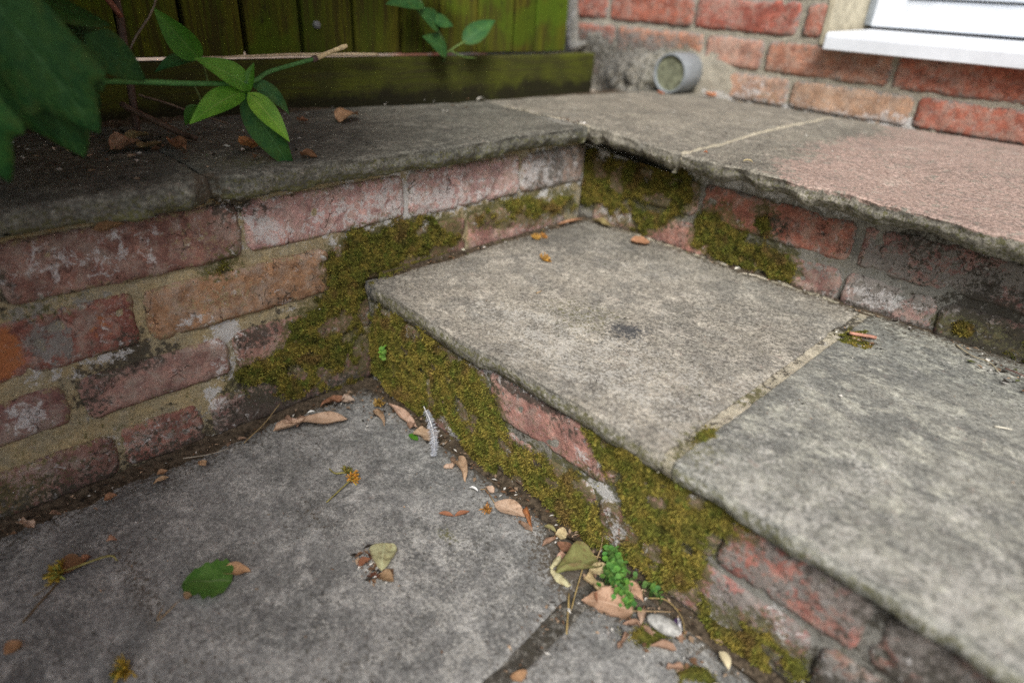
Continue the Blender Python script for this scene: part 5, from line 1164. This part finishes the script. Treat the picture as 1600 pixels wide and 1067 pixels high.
bit('white chip on the lower tread below the moss of the upper riser', (.312, .445), .010, .006, (.70, .67, .58), .169, .9)
bit('cream fleck on the upper flag near its rough front edge', (.300, .425), .014, .006, (.60, .50, .28), .325, .4)
bit('orange fleck on the upper flag near the joint', (.235, .425), .006, .005, (.50, .16, .06), .325, .4)
bit('white fleck on the ledge beside the fence rail', (-.222, .41), .018, .008, (.58, .56, .5), .332, 1.3)

# pale stone
rs = np.random.RandomState(5)
n, m = 22, 14; V = []
for i in range(m+1):
    ph = math.pi*i/m
    for j in range(n):
        t = 2*math.pi*j/n; p = np.array((math.sin(ph)*math.cos(t), math.sin(ph)*math.sin(t), math.cos(ph)))
        p = p*(1+.22*float(fbm(*p, .8, 2, 8))+.07*float(fbm(*p, .25, 2, 9)))
        V.append(p*np.array((.0165, .0085, .0062)))
V = np.array(V); a = .15; V = np.stack([V[:, 0]*math.cos(a)-V[:, 1]*math.sin(a), V[:, 0]*math.sin(a)+V[:, 1]*math.cos(a), V[:, 2]], 1)+np.array((.533, -.026, .006))
F = [[i*n+j, (i+1)*n+j, (i+1)*n+(j+1) % n, i*n+(j+1) % n] for i in range(m) for j in range(n)]
prop(mk('pebble', V, F, M['white_stone']), 'pale grey-white pebble lying between the broad tan leaf and the moss', 'stone')

# feather
def feather(label, pts, w, seed):
    rs = np.random.RandomState(seed); P = smoothpath(pts, 40)
    root = prop(mk('feather', *tube(P, np.linspace(.0007, .0003, 40), 5), M['stalk'], color=(.75, .74, .72)), label, 'feather')
    V, F, A = [], [], []
    T = np.gradient(P, axis=0); T /= np.linalg.norm(T, axis=1)[:, None]
    for k in range(800):
        i = rs.randint(3, 40); s = i/39; sg = 1 if rs.rand() < .5 else -1
        sd = np.cross(T[i], (.25, -.5, .85)); sd /= np.linalg.norm(sd)
        L = w*(.35+.65*math.sin(math.pi*min(1, s*.9+.08))**.6)*(.35+.8*rs.rand())
        d = sd*sg*(.8)+T[i]*(.35)+np.array((0, 0, 1))*(.5*rs.rand()-.1)+rs.randn(3)*.35; d /= np.linalg.norm(d)
        p = P[i]+(P[min(i+1, 39)]-P[i])*rs.rand(); q = p+d*L*.5+np.array((0, 0, .0006)); e = p+d*L+np.array((0, 0, -.0006+.001*rs.rand()))
        n_ = np.cross(d, rs.randn(3)); n_ /= np.linalg.norm(n_); ww = .00030
        o = len(V); V += [p, q+n_*ww, e, q-n_*ww]; F.append([o, o+1, o+2, o+3]); A += [np.array((.50, .52, .56))*(.75+.4*rs.rand())]*4
    mk('vane', np.array(V), F, M['speck'], root, {'tint': np.array(A)}, smooth=False)
feather('small fluffy white feather at the foot of the mossy step', [(.140, -.002, .032), (.158, -.006, .022), (.176, -.014, .012), (.190, -.024, .006), (.200, -.033, .004)], .0075, 3)

# dried flower heads
def flowerhead(label, c, r, d, col, seed, stalk=None, z=0., col2=None, n=80, group='dried yellow flower heads'):
    r = r*.8; rs = np.random.RandomState(seed); c = np.array((c[0], c[1], z+r*.40)); d = np.array(d, float); d /= np.linalg.norm(d)
    V, F, A = [], [], []
    for k in range(n):
        q = rs.randn(3); q /= np.linalg.norm(q); q = q*.75+d*.7; q[2] = q[2]*.7+.12; q /= np.linalg.norm(q)
        L = r*(.55+.55*rs.rand()); s = np.cross(q, rs.randn(3)); s /= np.linalg.norm(s); up = np.cross(s, q)
        b = c-d*r*.5; p1 = b+q*L*.55+up*L*.05; p2 = b+q*L; p3 = b+q*L*1.12+up*L*.18*rs.randn()
        for p in (p1, p2, p3): p[2] = max(p[2], z+.0006)
        w = r*.05; w2 = r*.085; o = len(V)
        V += [b-s*w*.5, b+s*w*.5, p1+s*w, p1-s*w, p2+s*w2, p2-s*w2, p3+s*w2*.4, p3-s*w2*.4]
        F += [[o, o+1, o+2, o+3], [o+3, o+2, o+4, o+5], [o+5, o+4, o+6, o+7]]
        cc = np.array(col if rs.rand() < .7 or col2 is None else col2)*(.6+.7*rs.rand())
        A += [np.array(col2 if col2 is not None else col)*.8]*2+[cc]*6
    o = mk('flower_head', np.array(V), F, M['speck'], None, {'tint': np.array(A)}); prop(o, label, 'flower', group)
    if stalk is not None:
        v, f = tube(smoothpath([c-d*r*.4]+[np.array(q, float) for q in stalk], 12), np.linspace(.0012, .0008, 12), 6)
        mk('flower_stalk', v, f, M['stalk'], o, color=(.25, .22, .07))
    return o
flowerhead('orange dried flower head with a long stalk on the patio', F_['fh180'], .013, (.3, .25, .25), (.62, .30, .05), 81, [(.185, -.165, .004), (.187, -.180, .002)] and [F_['st180'][:2]+(.004,), F_['st181'][:2]+(.0015,)], col2=(.36, .30, .06))
flowerhead('green-brown flower bit just above the orange flower head on the patio', F_['fh18b0'], .010, (.1, .3, .2), (.22, .18, .04), 82, [(.150, -.140, .003), F_['fh18b1'][:2]+(.0015,)], col2=(.14, .16, .04))
flowerhead('small dried yellow flower head in the corner by the feather', (.066, -.022), .011, (.2, -.3, .3), (.42, .26, .06), 83, z=.004, col2=(.22, .15, .05))
flowerhead('orange-brown dried petals under the tip of the flat pale pink leaf', F_['fl100'], .010, (.5, 0, .2), (.46, .22, .06), 84, z=.001, col2=(.24, .14, .05))
flowerhead('greenish yellow flower head beside the brown leaf at lower left', F_['fh200'], .017, (-.2, -.5, .2), (.40, .28, .04), 85, [(.118, -.372, .006), (.128, -.366, .004)], col2=(.20, .22, .05))
flowerhead('yellow flower head cut by the bottom edge of the photo', F_['fh230'], .014, (.2, -.5, .1), (.40, .26, .03), 86, None, col2=(.2, .2, .04))
flowerhead('dried orange flower head nearest the middle of the lower tread', T_['fh290'], .013, (.1, .3, .3), (.52, .27, .05), 87, z=.1655, col2=(.30, .18, .05))
flowerhead('dried orange flower head further back on the lower tread, bigger half', T_['fh29b0'], .012, (-.2, .3, .3), (.44, .24, .05), 88, z=.166, col2=(.28, .19, .06))
flowerhead('dried orange flower head further back on the lower tread, smaller half', T_['fh29c0'], .009, (.3, .2, .3), (.48, .22, .05), 89, z=.166, col2=(.28, .19, .06))
# litter clump in the middle of the patio
crumbs('crumbs', 'dark brown clump of debris beside the pale grey-green leaf', [(F_['db170'][0], F_['db170'][1], F_['tn170'][0]+.006, F_['tn170'][1], .006, .001, 120, .006)], 74, [BRN, BRN, BLK, TAN, WHT, (.12, .05, .03)])

# ------------------------------------------------------------------ small weed with round leaves
def rosette(o, cs, r, seed, col, n, z0, spread, nm='leaf'):
    rs = np.random.RandomState(seed); V, F, A = [], [], []
    for k in range(n):
        t = rs.rand(); i = t*(len(cs)-1); a = int(min(i, len(cs)-2)); c = np.array(cs[a])*(1-(i-a))+np.array(cs[a+1])*(i-a)
        c = c+np.array((rs.randn()*spread, rs.randn()*spread*.8, abs(rs.randn())*.006))
        rr = r*(.6+.7*rs.rand()); up = np.array((rs.randn()*.4, -.35+rs.randn()*.4, 1)); up /= np.linalg.norm(up)
        e1 = np.cross(up, rs.randn(3)); e1 /= np.linalg.norm(e1); e2 = np.cross(up, e1); p0 = len(V); q = 9
        cc = np.array(col)*(.6+.8*rs.rand())*np.array((.8+.5*rs.rand(), 1, .7+.5*rs.rand()))
        V.append(c+up*(-.25*rr)); A.append(cc*.8)
        for j in range(q):
            w = 2*math.pi*j/q; V.append(c+(e1*math.cos(w)+e2*math.sin(w))*rr*(.9+.2*rs.rand())); A.append(cc)
        F += [[p0, p0+1+j, p0+1+(j+1) % q] for j in range(q)]
        # stalklet
        V += [c+np.array((-.0003, 0, -.25*rr)), c+np.array((.0003, 0, -.25*rr)), np.array((c[0]+.0003, c[1], z0)), np.array((c[0]-.0003, c[1], z0))]; A += [cc*.6]*4
        F.append([len(V)-4, len(V)-3, len(V)-2, len(V)-1])
    return mk(nm, np.array(V), F, M['speck'], o, {'tint': np.array(A)}, smooth=False)
weed = empty('weed', (.475, -.02, 0), 'small bright green round-leaved weed growing at the foot of the step', 'plant')
l = rosette(weed, [(.450, .0, .016), (.464, -.010, .012), (.474, -.024, .009), (.497, -.035, .005)], .0025, 5, (.085, .20, .04), 330, .0, .0050, 'foliage'); l['kind'] = 'stuff'
l = rosette(weed, [(.480, -.008, .006), (.500, -.004, .008), (.515, -.004, .005)], .0022, 6, (.07, .14, .035), 26, .0, .0035, 'foliage'); l['kind'] = 'stuff'
weed2 = empty('weed', (.06, 0, .07), 'tiny pale green seedling rooted in the moss of the lower riser near the corner', 'plant')
l = rosette(weed2, [(.052, -.006, .078), (.064, -.006, .066)], .0035, 7, (.14, .30, .05), 14, .066, .0035, 'foliage'); l['kind'] = 'stuff'

# ------------------------------------------------------------------ climbing sprig hanging over the ledge
def leafpart(parent, base, tip, width, up, mat, col, name='leaf', **k):
    LEAFSEED[0] += 1; k.setdefault('seed', LEAFSEED[0])
    V, F, A = leafmesh(base, tip, width, up=up, **k)
    return mk(name, V, F, M[mat], parent, {'lv': A}, color=col)
CAMDIR = (.62, -.5, .35)
vine = empty('climbing_plant', (-.02, -.25, .418), 'leafy sprig with bright green leaves and a cut green stem, hanging over the ledge', 'plant')
st1 = smoothpath([(-.03, -.46, .405), (-.02, -.33, .414), (-.02, -.251, .418), (-.02, -.16, .412), (-.022, -.105, .411), (-.035, -.075, .419), (-.045, -.012, .430)], 40)
mk('stem', *tube(st1, np.linspace(.0030, .0024, 40), 8), M['stalk'], vine, color=(.07, .19, .05))
st2 = smoothpath([(-.045, -.012, .430), (-.05, .012, .4365), (-.05, .033, .4425)], 8)
mk('cut_stem', *tube(st2, [.0029, .0030, .0028, .0027, .0026, .0028, .0031, .0022], 8), M['stalk'], vine, color=(.62, .50, .28))
mk('node', *tube(smoothpath([(-.0445, -.018, .4285), (-.0455, -.010, .4305)], 6), [.0026, .0034, .0037, .0036, .0033, .0027], 8), M['stalk'], vine, color=(.09, .06, .05))
hub = (-.015, -.117, .403)
mk('stem', *tube(smoothpath([(-.02, -.128, .411), (-.016, -.120, .406), hub], 8), .0016, 6), M['stalk'], vine, color=(.20, .34, .08))
for (b, t, w, up, mat, c, kw) in [
    ((-.02, -.105, .406), (-.02, -.160, .436), .030, (.5, -.55, .65), 'leaf_green', (1.15, 1.12, .9), dict(curl=.35, arch=.05)),
    (hub, (.004, -.184, .378), .031, (.55, -.25, .75), 'leaf_green', (1.55, 1.35, 1.2), dict(curl=.4, arch=.06, shape='ovate')),
    ((-.012, -.113, .402), (.020, -.088, .354), .025, (.75, -.2, .55), 'leaf_green', (2.1, 1.6, 1.2), dict(curl=.45, arch=.06)),
    ((-.014, -.117, .401), (.002, -.076, .313), .036, (.65, -.55, .35), 'leaf_dark', (1.7, 1.5, 1.7), dict(curl=.45, arch=.05, wrinkle=.02)),
    ((-.032, -.100, .410), (-.03, -.060, .372), .022, (.7, -.1, .6), 'leaf_dark', (2.1, 1.8, 2.4), dict(curl=.5, arch=.12)),
    ((-.02, -.114, .399), (-.022, -.098, .430), .014, (.75, -.55, .2), 'leaf_green', (1.0, 1.0, .8), dict(curl=.5, arch=.05)),
    ((-.06, -.139, .430), (-.06, -.176, .478), .030, (.7, -.6, .2), 'leaf_green', (.8, .85, .7), dict(curl=.4, arch=.05)),
    ((-.08, -.137, .429), (-.075, -.182, .417), .020, (.5, -.4, .7), 'leaf_dark', (1.7, 1.6, 2.2), dict(curl=.5, arch=.10)),
    ((-.06, -.150, .385), (-.055, -.168, .366), .018, (.5, -.4, .7), 'leaf_green', (.45, .50, .4), dict(curl=.4))]:
    leafpart(vine, b, t, w, up, mat, c, **kw)
mk('stem', *tube(smoothpath([(-.02, -.150, .412), (-.045, -.142, .424), (-.06, -.139, .431)], 8), .0011, 6), M['stalk'], vine, color=(.14, .18, .06))
mk('stem', *tube(smoothpath([(-.02, -.165, .412), (-.035, -.155, .395), (-.058, -.150, .385)], 8), .0011, 6), M['stalk'], vine, color=(.14, .18, .06))
twig('dry_cane', 'thin pale dry cane wedged level along the slit of the fence', [(-.272, -.064, .4095), (-.270, .02, .410), (-.270, .10, .4105), (-.270, .225, .4085)], [.0008, .0019, .0022, .0020], (.62, .50, .33), cat='cane', n=30)

# small plant growing through the slit of the fence
thr = empty('fence_plant', (-.275, .37, .40), 'small plant with bluish green leaves growing through the slit in the fence', 'plant')
mk('stem', *tube(smoothpath([(-.285, .372, .392), (-.272, .368, .410), (-.262, .345, .440), (-.262, .318, .470), (-.268, .300, .505), (-.27, .29, .56)], 26), .0022, 7), M['stalk'], thr, color=(.09, .14, .05))
mk('stem', *tube(smoothpath([(-.272, .370, .408), (-.262, .385, .420), (-.258, .402, .428)], 8), .0015, 6), M['stalk'], thr, color=(.14, .22, .06))
mk('stem', *tube(smoothpath([(-.268, .375, .412), (-.262, .40, .402), (-.262, .43, .399)], 8), .0012, 6), M['stalk'], thr, color=(.12, .20, .05))
for (b, t, w) in [((-.262, .362, .412), (-.255, .303, .436), .040), ((-.260, .397, .425), (-.255, .468, .462), .036), ((-.262, .345, .450), (-.258, .292, .476), .036), ((-.264, .312, .485), (-.255, .232, .482), .034),
                  ((-.262, .33, .462), (-.255, .37, .452), .024), ((-.266, .315, .505), (-.255, .39, .515), .036), ((-.268, .30, .53), (-.255, .24, .55), .036)]:
    leafpart(thr, b, t, w, (.7, -.45, .5), 'leaf_dark', (1.5, 1.35, 1.6), curl=.35, arch=.06)

# ------------------------------------------------------------------ big dark shrub at the left
shrub = empty('shrub', (-.22, -.80, .33), 'big dark green shrub with lobed leaves overhanging the ledge at the left edge', 'shrub')
def lobed(parent, tip, base, width, up, col, seed, droop=.08, teeth=3, mat='leaf_dark'):
    """broad leaf with a few drawn-out points along its rim"""
    b = np.array(base, float); t = np.array(tip, float); ax = t-b; L = np.linalg.norm(ax); ax /= L
    up = np.array(up, float); up -= ax*np.dot(up, ax); up /= np.linalg.norm(up); sd = np.cross(ax, up)
    n, m = 26, 17; V, A = [], []
    for i in range(n):
        s = i/(n-1)
        w = math.sin(math.pi*min(1, s**.75))**.75*(1-.15*s)
        for j in range(m):
            v = 2*j/(m-1)-1
            pt = max(0, math.cos(teeth*math.pi*(s-.06*abs(v)+.12)*1.0))**3
            e = 1+.30*pt*abs(v)**3
            drop = -droop*L*(v*v*.9+1.3*s*s)
            fold = .012*L*math.cos((s-abs(v)*.45)*38)*(1-.3*abs(v))
            V.append(b+ax*(L*s+.10*L*pt*abs(v)**2)+sd*(width*.5*w*v*e)+up*(drop+fold-.05*L*(1-abs(v))**2*.6)); A.append((s, .5+.5*v, .5))
    return mk('leaf', np.array(V), gridfaces(n, m), M[mat], parent, {'lv': np.array(A)}, color=col)
lobed(shrub, (.088, -.304, .371), (.07, -.350, .515), .090, (.72, -.5, .3), (.95, .95, 1.0), 1)
lobed(shrub, (.105, -.287, .395), (.085, -.335, .500), .062, (.75, -.35, .45), (.9, .9, .9), 2, droop=.05)
lobed(shrub, (.140, -.362, .374), (.125, -.385, .47), .055, (.75, -.45, .35), (.9, 1.05, .9), 3)
lobed(shrub, (.06, -.270, .408), (.045, -.318, .478), .06, (.7, -.3, .6), (.8, .85, .75), 4, droop=.05)
lobed(shrub, (.025, -.221, .423), (.02, -.262, .462), .036, (.65, -.4, .5), (.8, .8, .75), 5, droop=.04, teeth=1)
lobed(shrub, (.005, -.233, .470), (.02, -.30, .490), .034, (.6, -.3, .7), (.8, .8, .6), 6, droop=.04, teeth=1)
lobed(shrub, (-.01, -.228, .440), (.0, -.275, .47), .04, (.6, -.4, .6), (.7, .75, .6), 7, droop=.04, teeth=1)
rs = np.random.RandomState(12)
mk('trunk', *tube(smoothpath([(-.24, -.80, .30), (-.21, -.76, .5), (-.17, -.72, .75), (-.15, -.70, 1.05)], 20), np.linspace(.013, .007, 20), 9), M['stalk'], shrub, color=(.10, .07, .05))
for (p, r) in [([(-.18, -.74, .62), (-.10, -.58, .64), (-.02, -.42, .60), (.05, -.35, .525)], .0035), ([(-.19, -.75, .58), (-.12, -.55, .58), (-.05, -.40, .53), (.02, -.30, .492)], .003), ([(-.16, -.71, .8), (-.06, -.6, .82), (.06, -.5, .74), (.12, -.4, .6), (.125, -.385, .48)], .0035),
               ([(-.20, -.76, .50), (-.19, -.6, .47), (-.17, -.46, .445), (-.10, -.36, .42), (-.03, -.40, .407)], .003), ([(-.16, -.71, .9), (-.1, -.55, 1.0), (0, -.4, 1.0)], .004), ([(-.15, -.7, 1.0), (-.2, -.5, 1.1), (-.2, -.3, 1.08)], .004)]:
    mk('stem', *tube(smoothpath(p, 22), np.linspace(r, r*.5, 22), 7), M['stalk'], shrub, color=(.09, .10, .05))
mk('stem', *tube(smoothpath([(-.10, -.150, .56), (-.10, -.158, .487), (-.1, -.188, .446), (-.11, -.20, .42)], 14), .0012, 6), M['stalk'], shrub, color=(.20, .16, .12))
mk('stem', *tube(smoothpath([(-.18, -.19, .60), (-.20, -.17, .50), (-.205, -.168, .44), (-.19, -.178, .352), (-.19, -.18, .333)], 20), .0045, 7), M['stalk'], shrub, color=(.085, .055, .04))
mk('stem', *tube(smoothpath([(-.17, -.215, .58), (-.185, -.19, .50), (-.19, -.17, .462)], 12), .0034, 7), M['stalk'], shrub, color=(.20, .08, .05))
# the mass of the crown, unseen above the view, added to cast shade
rs = np.random.RandomState(77); V, F, A, off = [], [], [], 0
def shade_crown(n, lo, hi):
    global off
    for k in range(n):
        c = np.array([lo[q]+(hi[q]-lo[q])*rs.rand() for q in range(3)])
        d = rs.randn(3)*.5+np.array((.6, .2, -.5)); d /= np.linalg.norm(d); L = .06+.06*rs.rand()
        v, f, a = leafmesh(c, c+d*L, L*.62, up=(.3+rs.randn()*.3, rs.randn()*.3, .8), curl=.4, arch=.08, nl=7, nw=5, seed=k)
        V.append(v); F.append(f+off); A.append(a); off += len(v)
shade_crown(820, (-.29, -1.25, .60), (.26, -.16, 1.05))
shade_crown(110, (-.29, -.16, .72), (-.10, .10, 1.05))
shade_crown(220, (-.29, -1.40, .36), (.12, -.66, .70))
for q in range(6):  # leaves placed towards the sun so their shade falls on the patio's left
    x = .10+.15*q; yb = -.80-.48*(x-.56)
    shade_crown(125, (x, yb-.55, .74), (x+.15, yb+.03, 1.05))
o = mk('foliage', np.concatenate(V), F, M['leaf_dark'], shrub, {'lv': np.concatenate(A)}, color=(1, 1, 1)); o['kind'] = 'stuff'
